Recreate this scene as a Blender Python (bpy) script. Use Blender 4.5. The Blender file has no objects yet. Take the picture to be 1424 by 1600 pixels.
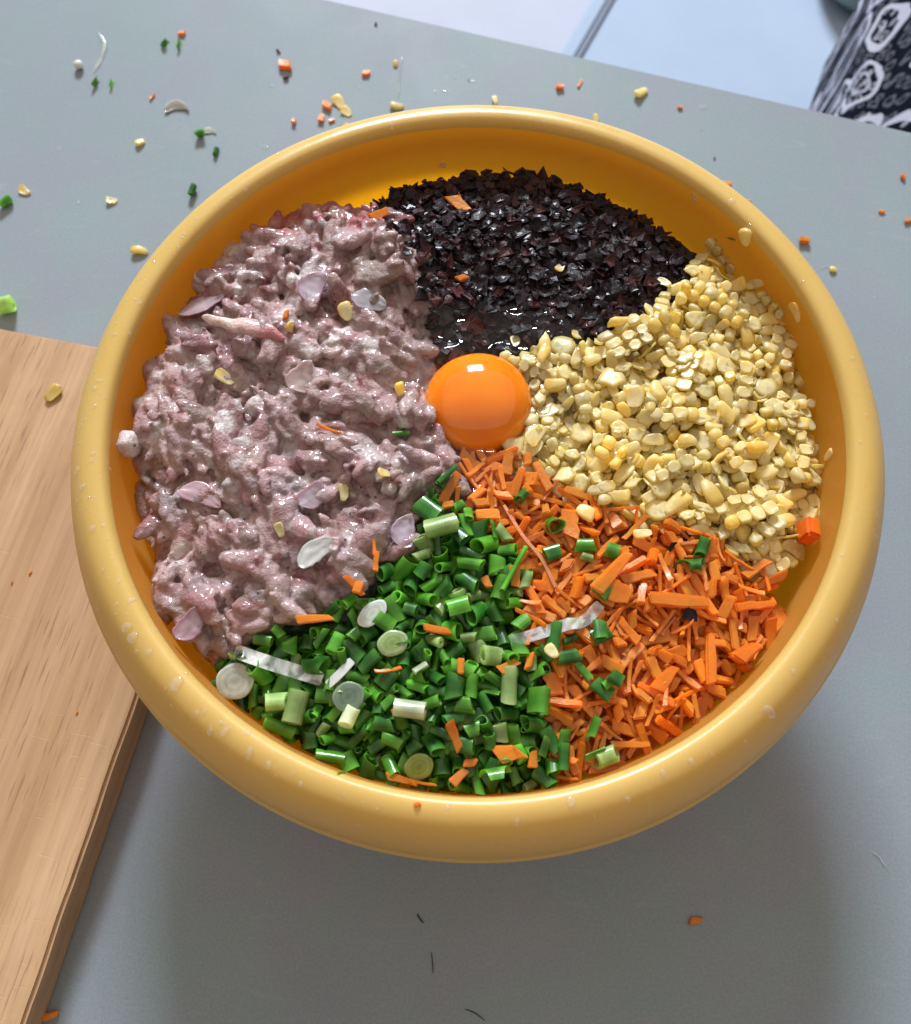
import bpy, bmesh, math, random
import numpy as np
from mathutils import Vector, Matrix, noise
from mathutils.bvhtree import BVHTree
from mathutils.kdtree import KDTree

random.seed(7)
rng = np.random.default_rng(7)
sc = bpy.context.scene
COL = sc.collection

# ------------------------------------------------------------ camera, world, lights, exposure
RO = 0.1564                     # radius of the basin's rim
LIP = 0.105                     # height of the rim's widest ring above the table
CAM = Vector((0.0, -0.14579, LIP + 0.30024))
CR = Matrix(((0.999413, -0.027699, 0.020156), (0.032906, 0.939840, -0.340027), (-0.009526, 0.340490, 0.940200)))
FPX, PW, PH = 1350.0, 1424, 1600
cam_data = bpy.data.cameras.new('camera')
cam = bpy.data.objects.new('camera', cam_data)
COL.objects.link(cam)
cam.matrix_world = Matrix.Translation(CAM) @ CR.to_4x4()
cam_data.sensor_fit = 'HORIZONTAL'
cam_data.sensor_width = 36.0
cam_data.lens = 36.0 * FPX / PW
cam_data.clip_start = 0.01
cam_data.clip_end = 50
cam_data.dof.use_dof = True
cam_data.dof.focus_distance = 0.335
cam_data.dof.aperture_fstop = 12.0
sc.camera = cam

world = bpy.data.worlds.new('World')
sc.world = world
world.use_nodes = True
bg = world.node_tree.nodes['Background']
bg.inputs[0].default_value = (1.0, 0.87, 0.76, 1)
bg.inputs[1].default_value = 0.16

def area(name, loc, target, sx, sy, power, colour):
    l = bpy.data.lights.new(name, 'AREA')
    l.shape = 'RECTANGLE'; l.size = sx; l.size_y = sy
    l.energy = power; l.color = colour
    o = bpy.data.objects.new(name, l)
    COL.objects.link(o)
    o.location = loc
    o.rotation_euler = (Vector(target) - Vector(loc)).to_track_quat('-Z', 'Y').to_euler()
    return o
area('window_light', (-0.55, 6.2, 3.55), (0, 0, 0.1), 1.7, 1.25, 740, (0.85, 0.91, 1.0))
area('added_ceiling_fill', (0.2, 0.9, 2.6), (0.2, 0.9, 0.0), 8.0, 7.0, 76, (1.0, 0.87, 0.77))  # added overhead fill lamp, stands in for light bounced around the room

sc.view_settings.view_transform = 'Standard'
sc.view_settings.look = 'None'
sc.view_settings.exposure = 0.22
sc.view_settings.gamma = 1.0
sc.cycles.max_bounces = 10
sc.cycles.transparent_max_bounces = 12
sc.cycles.use_denoising = True

# ------------------------------------------------------------ helpers
def ray(px, py):
    d = CR @ Vector((px - PW / 2, -(py - PH / 2), -FPX))
    return d.normalized()
def at(px, py, z):              # the point of height z seen at a pixel of the photograph
    d = ray(px, py)
    return CAM + d * ((z - CAM.z) / d.z)

def tag(o, label=None, cat=None, group=None, kind=None):
    if label: o['label'] = label
    if cat: o['category'] = cat
    if group: o['group'] = group
    if kind: o['kind'] = kind
    return o
def link(name, mesh, parent=None):
    o = bpy.data.objects.new(name, mesh)
    COL.objects.link(o)
    if parent: o.parent = parent
    return o
def mesh_from(name, v, f, mat, tint=None, smooth=True):
    m = bpy.data.meshes.new(name)
    m.from_pydata([tuple(p) for p in v], [], [tuple(q) for q in f])
    if tint is not None:
        a = m.attributes.new('tint', 'FLOAT_COLOR', 'POINT')
        t = np.ones((len(v), 4), np.float32); t[:, :3] = tint
        a.data.foreach_set('color', t.ravel())
    m.materials.append(mat)
    m.polygons.foreach_set('use_smooth', [smooth] * len(m.polygons))
    m.update()
    return m
def from_bm(name, bm, mat, smooth=True):
    m = bpy.data.meshes.new(name)
    bm.normal_update(); bm.to_mesh(m); bm.free()
    m.materials.append(mat)
    m.polygons.foreach_set('use_smooth', [smooth] * len(m.polygons))
    return m
def fbm(p, s, o=3):
    return noise.fractal(Vector(p) * s, 1.0, 2.0, o)

class Mat:
    """small wrapper round a node material with one Principled surface"""
    def __init__(self, name, **kw):
        self.m = bpy.data.materials.new(name)
        self.m.use_nodes = True
        self.nt = self.m.node_tree
        self.b = self.nt.nodes['Principled BSDF']
        self.set(**kw)
    def set(self, **kw):
        for k, v in kw.items():
            self.b.inputs[k.replace('_', ' ')].default_value = v
    def n(self, t, **kw):
        x = self.nt.nodes.new(t)
        for k, v in kw.items():
            if k in x.inputs: x.inputs[k].default_value = v
            else: setattr(x, k, v)
        return x
    def l(self, a, b): self.nt.links.new(a, b)
    def coords(self, kind='Object', scale=(1, 1, 1), rot=(0, 0, 0)):
        tc = self.n('ShaderNodeTexCoord'); mp = self.n('ShaderNodeMapping')
        mp.inputs['Scale'].default_value = scale; mp.inputs['Rotation'].default_value = rot
        self.l(tc.outputs[kind], mp.inputs[0])
        return mp.outputs[0]
    def noise(self, vec, scale, detail=4, rough=0.55, dist=0.0):
        x = self.n('ShaderNodeTexNoise'); x.inputs['Scale'].default_value = scale
        x.inputs['Detail'].default_value = detail; x.inputs['Roughness'].default_value = rough
        x.inputs['Distortion'].default_value = dist
        if vec is not None: self.l(vec, x.inputs['Vector'])
        return x.outputs['Fac']
    def ramp(self, fac, stops):
        r = self.n('ShaderNodeValToRGB')
        e = r.color_ramp.elements
        while len(e) < len(stops): e.new(0.5)
        for i, (p, c) in enumerate(stops):
            e[i].position = p
            e[i].color = (*c, 1) if len(c) == 3 else c
        self.l(fac, r.inputs[0])
        return r.outputs[0]
    def mix(self, a, b, fac, mode='MIX'):
        x = self.n('ShaderNodeMix', data_type='RGBA', blend_type=mode)
        for sock, val in ((x.inputs[0], fac), (x.inputs[6], a), (x.inputs[7], b)):
            if hasattr(val, 'is_linked'): self.l(val, sock)
            elif isinstance(val, (int, float)): sock.default_value = val
            else: sock.default_value = (*val, 1)
        return x.outputs[2]
    def math(self, op, a, b=0.5, clamp=False):
        x = self.n('ShaderNodeMath', operation=op); x.use_clamp = clamp
        for sock, val in ((x.inputs[0], a), (x.inputs[1], b)):
            if hasattr(val, 'is_linked'): self.l(val, sock)
            else: sock.default_value = val
        return x.outputs[0]
    def attr(self, name):
        x = self.n('ShaderNodeAttribute'); x.attribute_name = name
        return x.outputs['Color']
    def colour(self, s): self.l(s, self.b.inputs['Base Color'])
    def rough(self, s): self.l(s, self.b.inputs['Roughness'])
    def bump(self, h, strength=0.3, dist=0.001):
        x = self.n('ShaderNodeBump'); x.inputs['Strength'].default_value = strength
        x.inputs['Distance'].default_value = dist
        self.l(h, x.inputs['Height']); self.l(x.outputs[0], self.b.inputs['Normal'])
        return x
    def random(self):
        return self.n('ShaderNodeObjectInfo').outputs['Random']

# ------------------------------------------------------------ materials
def mat_table():
    k = Mat('laminate', Roughness=0.5, Specular_IOR_Level=0.10)
    v = k.coords()
    big = k.noise(v, 5, 4, 0.6); fine = k.noise(v, 900, 2, 0.6)
    c = k.ramp(big, [(0.3, (0.266, 0.317, 0.346)), (0.7, (0.290, 0.342, 0.370))])
    c = k.mix(c, k.ramp(k.noise(v, 17, 3, 0.5, 0.8), [(0.35, (0.97, 1.03, 0.99)), (0.65, (1.03, 0.97, 1.01))]), 1.0, 'MULTIPLY')  # soft mottling: smudges, with subtle reflections put into the colour
    c = k.mix(c, k.ramp(fine, [(0.3, (0.85, 0.85, 0.85)), (0.7, (1, 1, 1))]), 1.0, 'MULTIPLY')
    # dried wipe marks and faint scratches
    v2 = k.coords(scale=(1, 3.5, 1), rot=(0, 0, 0.9))
    s = k.noise(v2, 26, 6, 0.7, 2.2)
    c = k.mix(c, (0.46, 0.47, 0.47), k.math('MULTIPLY', k.ramp(s, [(0.58, (0, 0, 0)), (0.78, (1, 1, 1))]), 0.20))
    spots = k.n('ShaderNodeTexVoronoi'); spots.inputs['Scale'].default_value = 70
    k.l(v, spots.inputs['Vector'])
    sep = k.n('ShaderNodeSeparateColor'); k.l(spots.outputs['Color'], sep.inputs[0])
    keep = k.math('LESS_THAN', sep.outputs[0], 0.07)
    dot = k.math('LESS_THAN', spots.outputs['Distance'], 0.055)
    c = k.mix(c, (0.2, 0.17, 0.12), k.math('MULTIPLY', k.math('MULTIPLY', keep, dot), 0.5))
    k.colour(c)
    k.rough(k.ramp(k.noise(v, 11, 4, 0.6, 1.0), [(0.3, (0.50,) * 3), (0.7, (0.60,) * 3)]))
    k.bump(fine, 0.10, 0.0003)
    return k.m
def mat_wood():
    k = Mat('cutting_board_wood', Roughness=0.5)
    v = k.coords(scale=(1, 0.07, 1))
    g = k.noise(v, 60, 5, 0.6, 0.6)
    c = k.ramp(g, [(0.25, (0.47, 0.305, 0.165)), (0.5, (0.555, 0.375, 0.215)), (0.78, (0.61, 0.435, 0.27))])
    wide = k.noise(k.coords(scale=(1, 0.16, 1)), 14, 3, 0.5, 1.2)
    c = k.mix(c, k.ramp(wide, [(0.35, (0.86, 0.80, 0.74)), (0.65, (1.04, 1.02, 1.0))]), 1.0, 'MULTIPLY')
    lg = k.noise(k.coords(scale=(1, 0.018, 1)), 420, 4, 0.6)
    c = k.mix(c, k.ramp(lg, [(0.32, (0.88, 0.84, 0.80)), (0.6, (1.03, 1.02, 1.0))]), 1.0, 'MULTIPLY')
    blot = k.noise(k.coords(scale=(1, 0.5, 1)), 9, 5, 0.65, 0.8)
    c = k.mix(c, k.ramp(blot, [(0.35, (0.88, 0.84, 0.80)), (0.65, (1.05, 1.04, 1.03))]), 1.0, 'MULTIPLY')
    # open pores: short dark streaks along the grain
    pv = k.coords(scale=(1, 0.05, 1))
    p = k.noise(pv, 900, 1.5, 0.5, 0.0)
    gate = k.noise(k.coords(scale=(1, 0.3, 1)), 25, 3, 0.5)
    pm = k.math('MULTIPLY', k.ramp(p, [(0.60, (0, 0, 0)), (0.68, (1, 1, 1))]), k.ramp(gate, [(0.48, (0.02,) * 3), (0.66, (1,) * 3)]))
    c = k.mix(c, (0.17, 0.085, 0.04), k.math('MULTIPLY', pm, 0.55))
    # pale knife cuts across the grain
    kv = k.coords(scale=(0.05, 1, 1), rot=(0, 0, -0.3))
    kn = k.noise(kv, 900, 1, 0.5)
    gate2 = k.noise(k.coords(), 16, 3, 0.5)
    km = k.math('MULTIPLY', k.ramp(kn, [(0.68, (0, 0, 0)), (0.72, (1, 1, 1))]), k.ramp(gate2, [(0.5, (0,) * 3), (0.62, (1,) * 3)]))
    c = k.mix(c, (0.66, 0.46, 0.28), k.math('MULTIPLY', km, 0.22))
    k.colour(c)
    h = k.math('SUBTRACT', k.math('MULTIPLY', g, 0.4), k.math('ADD', pm, k.math('MULTIPLY', km, 0.6)))
    k.bump(h, 0.3, 0.0003)
    return k.m
def mat_basin(rim=False):
    k = Mat('yellow_plastic_rim' if rim else 'yellow_plastic', Roughness=0.36, Subsurface_Weight=0.25, Subsurface_Scale=0.005)
    k.set(Subsurface_Radius=(1.0, 0.42, 0.035), Specular_IOR_Level=0.45)
    v = k.coords()
    n = k.noise(v, 9, 4, 0.6); f = k.noise(v, 500, 3, 0.6)
    c = k.ramp(n, [(0.3, (0.70, 0.495, 0.145)), (0.7, (0.75, 0.54, 0.175))] if rim else [(0.3, (0.93, 0.58, 0.140)), (0.7, (0.95, 0.62, 0.170))])
    stain = k.ramp(k.noise(v, 130, 4, 0.7), [(0.70, (0, 0, 0)), (0.82, (1, 1, 1))])
    c = k.mix(c, (0.55, 0.25, 0.05), k.math('MULTIPLY', stain, 0.45))
    k.colour(c)
    k.rough(k.ramp(k.noise(v, 45, 4, 0.6), [(0.3, (0.24,) * 3), (0.7, (0.40,) * 3)]))
    k.bump(f, 0.10, 0.0004)
    tl = k.n('ShaderNodeBsdfTranslucent'); tl.inputs[0].default_value = (1.0, 0.66, 0.07, 1)
    mx = k.n('ShaderNodeMixShader'); mx.inputs[0].default_value = 0.20 if rim else 0.74
    out = k.nt.nodes['Material Output']
    k.l(k.b.outputs[0], mx.inputs[1]); k.l(tl.outputs[0], mx.inputs[2]); k.l(mx.outputs[0], out.inputs[0])
    return k.m
def piece_mat(name, rough, sss=0.0, radius=(1, .5, .2), scale=0.003, var=0.25, bump=0.25, bscale=700, coat=0.0, spec=0.5):
    k = Mat(name, Roughness=rough, Subsurface_Weight=sss, Subsurface_Scale=scale, Subsurface_Radius=radius)
    k.set(Coat_Weight=coat, Coat_Roughness=0.12, Specular_IOR_Level=spec)
    v = k.coords()
    n = k.noise(v, bscale, 4, 0.6)
    c = k.attr('tint')
    lo, hi = 1 - var, 1 + var * 0.7
    c = k.mix(c, k.ramp(k.noise(v, bscale * 0.35, 3, 0.6), [(0.3, (lo,) * 3), (0.7, (1.0,) * 3)]), 1.0, 'MULTIPLY')
    r = k.math('ADD', k.math('MULTIPLY', k.random(), hi - lo), lo)
    rc = k.n('ShaderNodeCombineColor')
    for i in range(3): k.l(r, rc.inputs[i])
    c = k.mix(c, rc.outputs[0], 1.0, 'MULTIPLY')
    k.colour(c)
    if bump: k.bump(n, bump, 0.0006)
    return k
M = {}
def add_translucent(k, weight, gain):
    tl = k.n('ShaderNodeBsdfTranslucent'); mx = k.n('ShaderNodeMixShader'); mx.inputs[0].default_value = weight
    src = k.b.inputs['Base Color'].links[0].from_socket
    k.l(k.mix(src, gain, 1.0, 'MULTIPLY'), tl.inputs[0])
    k.l(k.b.outputs[0], mx.inputs[1]); k.l(tl.outputs[0], mx.inputs[2]); k.l(mx.outputs[0], k.nt.nodes['Material Output'].inputs[0])
M['table'] = mat_table()
M['wood'] = mat_wood()
M['basin'] = mat_basin()
M['rim'] = mat_basin(True)
M['corn'] = piece_mat('corn_flesh', 0.32, 0.30, (1, .85, .5), 0.003, 0.14, 0.3, 700, 0.2)
add_translucent(M['corn'], 0.35, (1.35, 1.42, 1.15)); M['corn'] = M['corn'].m
M['carrot'] = piece_mat('carrot_flesh', 0.34, 0.3, (1, .35, .06), 0.003, 0.14, 0.45, 700, 0.15)
add_translucent(M['carrot'], 0.35, (1.25, 1.3, 1.0)); M['carrot'] = M['carrot'].m
M['fungus'] = piece_mat('wood_ear_flesh', 0.42, 0.0, var=0.45, bump=0.5, bscale=700, coat=0.12, spec=0.15).m
M['shallot'] = piece_mat('shallot_flesh', 0.22, 0.5, (1, .8, .8), 0.004, 0.08, 0.15, 400, 0.5).m

def mat_scallion():
    k = piece_mat('scallion_leaf', 0.24, 0.12, (.5, 1, .2), 0.002, 0.25, 0.0, 700, 0.3)
    v = k.coords(scale=(1, 1, 0.06))
    h = k.noise(v, 1500, 2, 0.5)
    k.bump(h, 0.35, 0.0004)
    add_translucent(k, 0.28, (1.8, 1.9, 1.2))
    return k.m
M['scallion'] = mat_scallion()

def mat_meat():
    k = Mat('minced_pork_flesh', Roughness=0.30, Subsurface_Weight=0.14, Subsurface_Scale=0.004)
    k.set(Subsurface_Radius=(1.0, 0.35, 0.3), Coat_Weight=0.45, Coat_Roughness=0.08)
    v = k.coords()
    c = k.attr('tint')
    n1 = k.noise(v, 160, 5, 0.65, 0.6)
    c = k.mix(c, k.ramp(n1, [(0.28, (0.80, 0.62, 0.62)), (0.5, (1.0, 0.93, 0.92)), (0.72, (1.08, 1.06, 1.08))]), 1.0, 'MULTIPLY')
    n2 = k.noise(v, 700, 3, 0.6)
    c = k.mix(c, k.ramp(n2, [(0.32, (0.84, 0.78, 0.78)), (0.62, (1.05, 1.05, 1.05))]), 1.0, 'MULTIPLY')
    # ground pepper
    vo = k.n('ShaderNodeTexVoronoi'); vo.inputs['Scale'].default_value = 330; k.l(v, vo.inputs['Vector'])
    sep = k.n('ShaderNodeSeparateColor'); k.l(vo.outputs['Color'], sep.inputs[0])
    pep = k.math('MULTIPLY', k.math('LESS_THAN', sep.outputs[0], 0.10), k.math('LESS_THAN', vo.outputs['Distance'], 0.20))
    c = k.mix(c, (0.03, 0.02, 0.018), k.math('MULTIPLY', pep, 0.85))
    k.colour(c)
    k.rough(k.ramp(k.noise(v, 260, 3, 0.6), [(0.3, (0.36,) * 3), (0.7, (0.62,) * 3)]))
    h = k.math('ADD', k.noise(v, 420, 5, 0.65), k.math('MULTIPLY', k.noise(v, 1300, 2, 0.5), 0.35))
    k.bump(h, 0.75, 0.0013)
    return k.m
M['meat'] = mat_meat()

def mat_yolk():
    k = Mat('egg_yolk', Roughness=0.10, Subsurface_Weight=0.6, Subsurface_Scale=0.006)
    k.set(Base_Color=(0.93, 0.27, 0.008, 1), Subsurface_Radius=(1, .3, .03), Coat_Weight=0.8, Coat_Roughness=0.03, Specular_IOR_Level=0.3)
    v = k.coords()
    k.colour(k.ramp(k.noise(v, 45, 3, 0.5, 0.4), [(0.35, (0.90, 0.215, 0.004)), (0.65, (0.95, 0.275, 0.008))]))
    k.bump(k.noise(v, 110, 3, 0.5), 0.12, 0.0005)
    return k.m
M['yolk'] = mat_yolk()

def mat_clear(name, tint=(0.97, 0.98, 0.98), milk=0.06, milkcol=(0.8, 0.78, 0.76), rough=0.03, bump=0.25, bscale=160):
    m = bpy.data.materials.new(name); m.use_nodes = True
    nt = m.node_tree; nt.nodes.clear()
    out = nt.nodes.new('ShaderNodeOutputMaterial')
    tr = nt.nodes.new('ShaderNodeBsdfTransparent'); tr.inputs[0].default_value = (*tint, 1)
    df = nt.nodes.new('ShaderNodeBsdfDiffuse'); df.inputs[0].default_value = (*milkcol, 1)
    gl = nt.nodes.new('ShaderNodeBsdfGlossy'); gl.inputs['Roughness'].default_value = rough
    fr = nt.nodes.new('ShaderNodeFresnel'); fr.inputs[0].default_value = 1.36
    ge = nt.nodes.new('ShaderNodeNewGeometry'); iv = nt.nodes.new('ShaderNodeMath'); iv.operation = 'SUBTRACT'; iv.inputs[0].default_value = 1.0; fm = nt.nodes.new('ShaderNodeMath'); fm.operation = 'MULTIPLY'
    tc = nt.nodes.new('ShaderNodeTexCoord')
    no = nt.nodes.new('ShaderNodeTexNoise'); no.inputs['Scale'].default_value = bscale; no.inputs['Detail'].default_value = 3
    bu = nt.nodes.new('ShaderNodeBump'); bu.inputs['Strength'].default_value = bump; bu.inputs['Distance'].default_value = 0.001
    n2 = nt.nodes.new('ShaderNodeTexNoise'); n2.inputs['Scale'].default_value = 90; n2.inputs['Detail'].default_value = 4
    n2.inputs['Distortion'].default_value = 1.2
    mr = nt.nodes.new('ShaderNodeMapRange'); mr.inputs[1].default_value = 0.42; mr.inputs[2].default_value = 0.75
    mr.inputs[3].default_value = milk * 0.3; mr.inputs[4].default_value = milk * 3
    m1 = nt.nodes.new('ShaderNodeMixShader'); m2 = nt.nodes.new('ShaderNodeMixShader')
    L = nt.links.new
    L(tc.outputs['Object'], no.inputs['Vector']); L(no.outputs['Fac'], bu.inputs['Height'])
    L(tc.outputs['Object'], n2.inputs['Vector']); L(n2.outputs['Fac'], mr.inputs[0]); L(mr.outputs[0], m1.inputs[0])
    L(bu.outputs[0], gl.inputs['Normal']); L(bu.outputs[0], fr.inputs['Normal'])
    L(tr.outputs[0], m1.inputs[1]); L(df.outputs[0], m1.inputs[2])
    L(ge.outputs['Backfacing'], iv.inputs[1]); L(fr.outputs[0], fm.inputs[0]); L(iv.outputs[0], fm.inputs[1]); L(fm.outputs[0], m2.inputs[0]); L(m1.outputs[0], m2.inputs[1]); L(gl.outputs[0], m2.inputs[2])
    L(m2.outputs[0], out.inputs[0])
    return m
M['albumen'] = mat_clear('egg_white', milk=0.004, bump=0.25, bscale=150)
M['water'] = mat_clear('water', tint=(1, 1, 1), milk=0.11, milkcol=(0.9, 0.9, 0.9), bump=0.0)
M['film'] = mat_clear('onion_film', tint=(0.97, 0.98, 0.97), milk=0.42, milkcol=(0.85, 0.88, 0.86), rough=0.15, bump=0.4, bscale=500)

def simple(name, col, rough=0.5, **kw):
    k = Mat(name, Base_Color=(*col, 1), Roughness=rough, **kw)
    v = k.coords()
    k.colour(k.mix(col, k.ramp(k.noise(v, 6, 4, 0.6), [(0.3, (0.9,) * 3), (0.7, (1,) * 3)]), 1.0, 'MULTIPLY')) if False else None
    n = k.noise(v, 7, 4, 0.6)
    k.colour(k.ramp(n, [(0.3, tuple(c * 0.93 for c in col)), (0.7, col)]))
    return k.m
M['edge'] = simple('laminate_edge', (0.55, 0.56, 0.53), 0.4)
M['floor'] = simple('floor_paint', (0.46, 0.49, 0.57), 0.8, Specular_IOR_Level=0.1)
M['white'] = simple('white_plastic', (0.38, 0.47, 0.60), 0.8, Specular_IOR_Level=0.1)
M['greygreen'] = simple('grey_green_rubber', (0.22, 0.29, 0.27), 0.6)

def mat_paisley():
    k = Mat('paisley_cotton', Roughness=0.95, Specular_IOR_Level=0.1)
    v = k.coords('UV')
    def motif(scale, seed, r0, r1, wob):
        d = k.n('ShaderNodeTexNoise'); d.inputs['Scale'].default_value = scale * 1.2
        k.l(v, d.inputs['Vector'])
        vm = k.n('ShaderNodeVectorMath', operation='MULTIPLY_ADD')
        k.l(d.outputs['Color'], vm.inputs[0]); vm.inputs[1].default_value = (wob / scale,) * 3; k.l(v, vm.inputs[2])
        vo = k.n('ShaderNodeTexVoronoi'); vo.inputs['Scale'].default_value = scale; vo.inputs['Randomness'].default_value = 0.8
        k.l(vm.outputs[0], vo.inputs['Vector'])
        x = vo.outputs['Distance']
        return k.math('MULTIPLY', k.math('GREATER_THAN', x, r0), k.math('LESS_THAN', x, r1)), x
    ring1, d1 = motif(6.5, 0, 0.42, 0.52, 0.55)
    ring2, d2 = motif(6.5, 0, 0.20, 0.26, 0.55)
    ring3, d3 = motif(32.0, 0, 0.25, 0.42, 0.6)
    inside = k.math('LESS_THAN', d1, 0.44)
    fine = k.math('MULTIPLY', ring3, k.math('ADD', k.math('MULTIPLY', inside, 0.40), 0.22))
    a = k.math('MAXIMUM', ring1, k.math('MULTIPLY', ring2, 0.8))
    a = k.math('MAXIMUM', a, fine)
    k.colour(k.mix((0.004, 0.006, 0.016), (0.50, 0.52, 0.62), a))
    k.bump(k.noise(k.coords('UV'), 300, 2), 0.2, 0.001)
    return k.m
M['paisley'] = mat_paisley()
M['hair'] = simple('dark_fibre', (0.02, 0.018, 0.015), 0.5)
M['silk'] = mat_clear('corn_silk', tint=(0.97, 0.98, 0.97), milk=0.13, milkcol=(0.9, 0.92, 0.85), rough=0.2, bump=0)

# ------------------------------------------------------------ the setting
# table, as a slab whose far edge runs askew
p0, p1 = at(520, 0, 0), at(1424, 205, 0)
ed = (p1 - p0).normalized()
nrm = Vector((ed.y, -ed.x, 0))           # towards the camera
a = p0 - ed * 0.7; b = p1 + ed * 0.6
c_ = b + nrm * 1.2; d_ = a + nrm * 1.2
bm = bmesh.new()
top = [bm.verts.new((q.x, q.y, 0)) for q in (a, b, c_, d_)]
bm.faces.new(top[::-1] if ((b - a).cross(c_ - b)).z < 0 else top)
r = bmesh.ops.extrude_face_region(bm, geom=bm.faces[:])
for v in [g for g in r['geom'] if isinstance(g, bmesh.types.BMVert)]: v.co.z = -0.026
bmesh.ops.recalc_face_normals(bm, faces=bm.faces[:])
bmesh.ops.bevel(bm, geom=bm.edges[:], offset=0.0012, segments=3, affect='EDGES')
table = link('table', None)
tag(table, 'large grey laminate table standing under the yellow basin and the wooden board', 'table')
tabletop = link('tabletop', from_bm('tabletop', bm, M['table'], False), table)
# pale edge band just below the top
bm = bmesh.new()
off = 0.0015
q0, q1 = a - nrm * off, b - nrm * off
vs = [bm.verts.new(x) for x in ((a.x, a.y, -0.003), (b.x, b.y, -0.003), (b.x, b.y, -0.024), (a.x, a.y, -0.024),
      (q0.x, q0.y, -0.003), (q1.x, q1.y, -0.003), (q1.x, q1.y, -0.024), (q0.x, q0.y, -0.024))]
for f in ((0, 1, 5, 4), (4, 5, 6, 7), (7, 6, 2, 3), (0, 4, 7, 3), (1, 2, 6, 5)): bm.faces.new([vs[i] for i in f])
bmesh.ops.recalc_face_normals(bm, faces=bm.faces[:])
link('edge_band', from_bm('edge_band', bm, M['edge'], False), table)
def box_bm(cx, cy, cz, sx, sy, sz, bev=0.0, seg=2, rot=0.0):
    bm = bmesh.new()
    bmesh.ops.create_cube(bm, size=1, matrix=Matrix.Translation((cx, cy, cz)) @ Matrix.Rotation(rot, 4, 'Z') @ Matrix.Diagonal((sx, sy, sz, 1)))
    if bev: bmesh.ops.bevel(bm, geom=bm.edges[:], offset=bev, segments=seg, affect='EDGES')
    return bm
ang = math.atan2(ed.y, ed.x)
for i, (u, w) in enumerate(((0.12, 0.1), (0.12, 1.1), (1.5, 0.1), (1.5, 1.1))):
    q = a + ed * u + nrm * w
    link('leg', from_bm('leg', box_bm(q.x, q.y, -0.388, 0.05, 0.05, 0.724, 0.003, 2, ang), M['edge'], False), table)

# floor of pale tiles
FZ = -0.75
floor = link('floor', from_bm('floor', box_bm(0, 0.6, FZ - 0.05, 14, 14, 0.1), M['floor'], False))
tag(floor, kind='structure')
# pale low table beyond the big one
lz = -0.36
g0, g1 = at(872, 90, lz), at(925, 0, lz)
e2 = (g1 - g0).normalized(); n2 = Vector((e2.y, -e2.x, 0))
low = tag(link('low_table', None), 'pale blue-white low table with a thin raised rim, beyond the grey table', 'low table')
cc = g0 + e2 * 0.25 + n2 * 0.42
al = math.atan2(e2.y, e2.x)
link('tabletop', from_bm('low_top', box_bm(cc.x, cc.y, lz - 0.015, 0.95, 0.80, 0.03, 0.006, 3, al), M['white'], False), low)
rim = link('rim', from_bm('low_rim', box_bm(g0.x + e2.x * 0.25 + n2.x * 0.012, g0.y + e2.y * 0.25 + n2.y * 0.012, lz + 0.004, 0.93, 0.018, 0.012, 0.003, 3, al), M['white'], False), low)
for u, w in ((-0.40, -0.33), (0.40, -0.33), (-0.40, 0.33), (0.40, 0.33)):
    q = cc + e2 * u + n2 * w
    link('leg', from_bm('leg', box_bm(q.x, q.y, (lz - 0.03 + FZ) / 2, 0.04, 0.04, lz - 0.03 - FZ, 0.004, 2, al), M['white'], False), low)
# grey-green cushion at the top of the frame
q = at(1345, -15, lz + 0.03)
bm = bmesh.new()
bmesh.ops.create_uvsphere(bm, u_segments=40, v_segments=20, radius=1)
for v in bm.verts:
    s = v.co.copy()
    v.co = Vector((q.x + 0.012 + 0.052 * s.x, q.y + 0.052 + 0.075 * s.y, lz + 0.031 + 0.03 * math.copysign(abs(s.z) ** 0.7, s.z)))
tag(link('cushion', from_bm('cushion', bm, M['greygreen'])), 'rounded grey-green pad behind the black paisley cloth', 'cushion')

# black cloth with a white paisley print, hanging over somebody's knee beyond the table edge
def cloth():
    nu, nv = 70, 90
    v, f, uv = [], [], []
    zt = -0.10
    tl = at(1398, -40, zt); bl = at(1316, 200, zt - 0.05)
    ax = (tl - bl); ax.z = 0
    L = ax.length; ax.normalize(); side = Vector((ax.y, -ax.x, 0))
    for j in range(nv):
        t = -0.6 + 2.4 * j / (nv - 1)
        for i in range(nu):
            s = i / (nu - 1) * 1.35 - 0.12
            wdt = 0.20 + 0.05 * t
            fold = 0.006 * math.sin(s * 21 + 2.2 * t) + 0.004 * math.sin(s * 37 + 1.0 + 3.0 * t)
            th = (s) * math.pi
            bx = bl + ax * (L * t) + side * (wdt * 0.5 * (1 - math.cos(min(max(th, 0), math.pi))))
            z = zt - 0.05 + 0.05 * t + 0.085 * math.sin(min(max(th, 0), math.pi)) ** 0.8 - 0.085
            if th < 0: z += th * 0.35; bx += side * (th * 0.02)
            if th > math.pi: z -= (th - math.pi) * 0.35
            v.append((bx.x, bx.y, z + fold)); uv.append((s * 1.0, t * 0.45))
    for j in range(nv - 1):
        for i in range(nu - 1):
            k = j * nu + i
            f.append((k, k + 1, k + nu + 1, k + nu))
    m = mesh_from('paisley_cloth', v, f, M['paisley'])
    ul = m.uv_layers.new(name='UVMap')
    for lp in m.loops: ul.data[lp.index].uv = uv[lp.vertex_index]
    o = link('paisley_cloth', m)
    md = o.modifiers.new('Solidify', 'SOLIDIFY'); md.thickness = 0.0015
    tag(o, 'black cloth printed with grey-white paisley scrolls, hanging beyond the table corner', 'cloth')
cloth()

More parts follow.
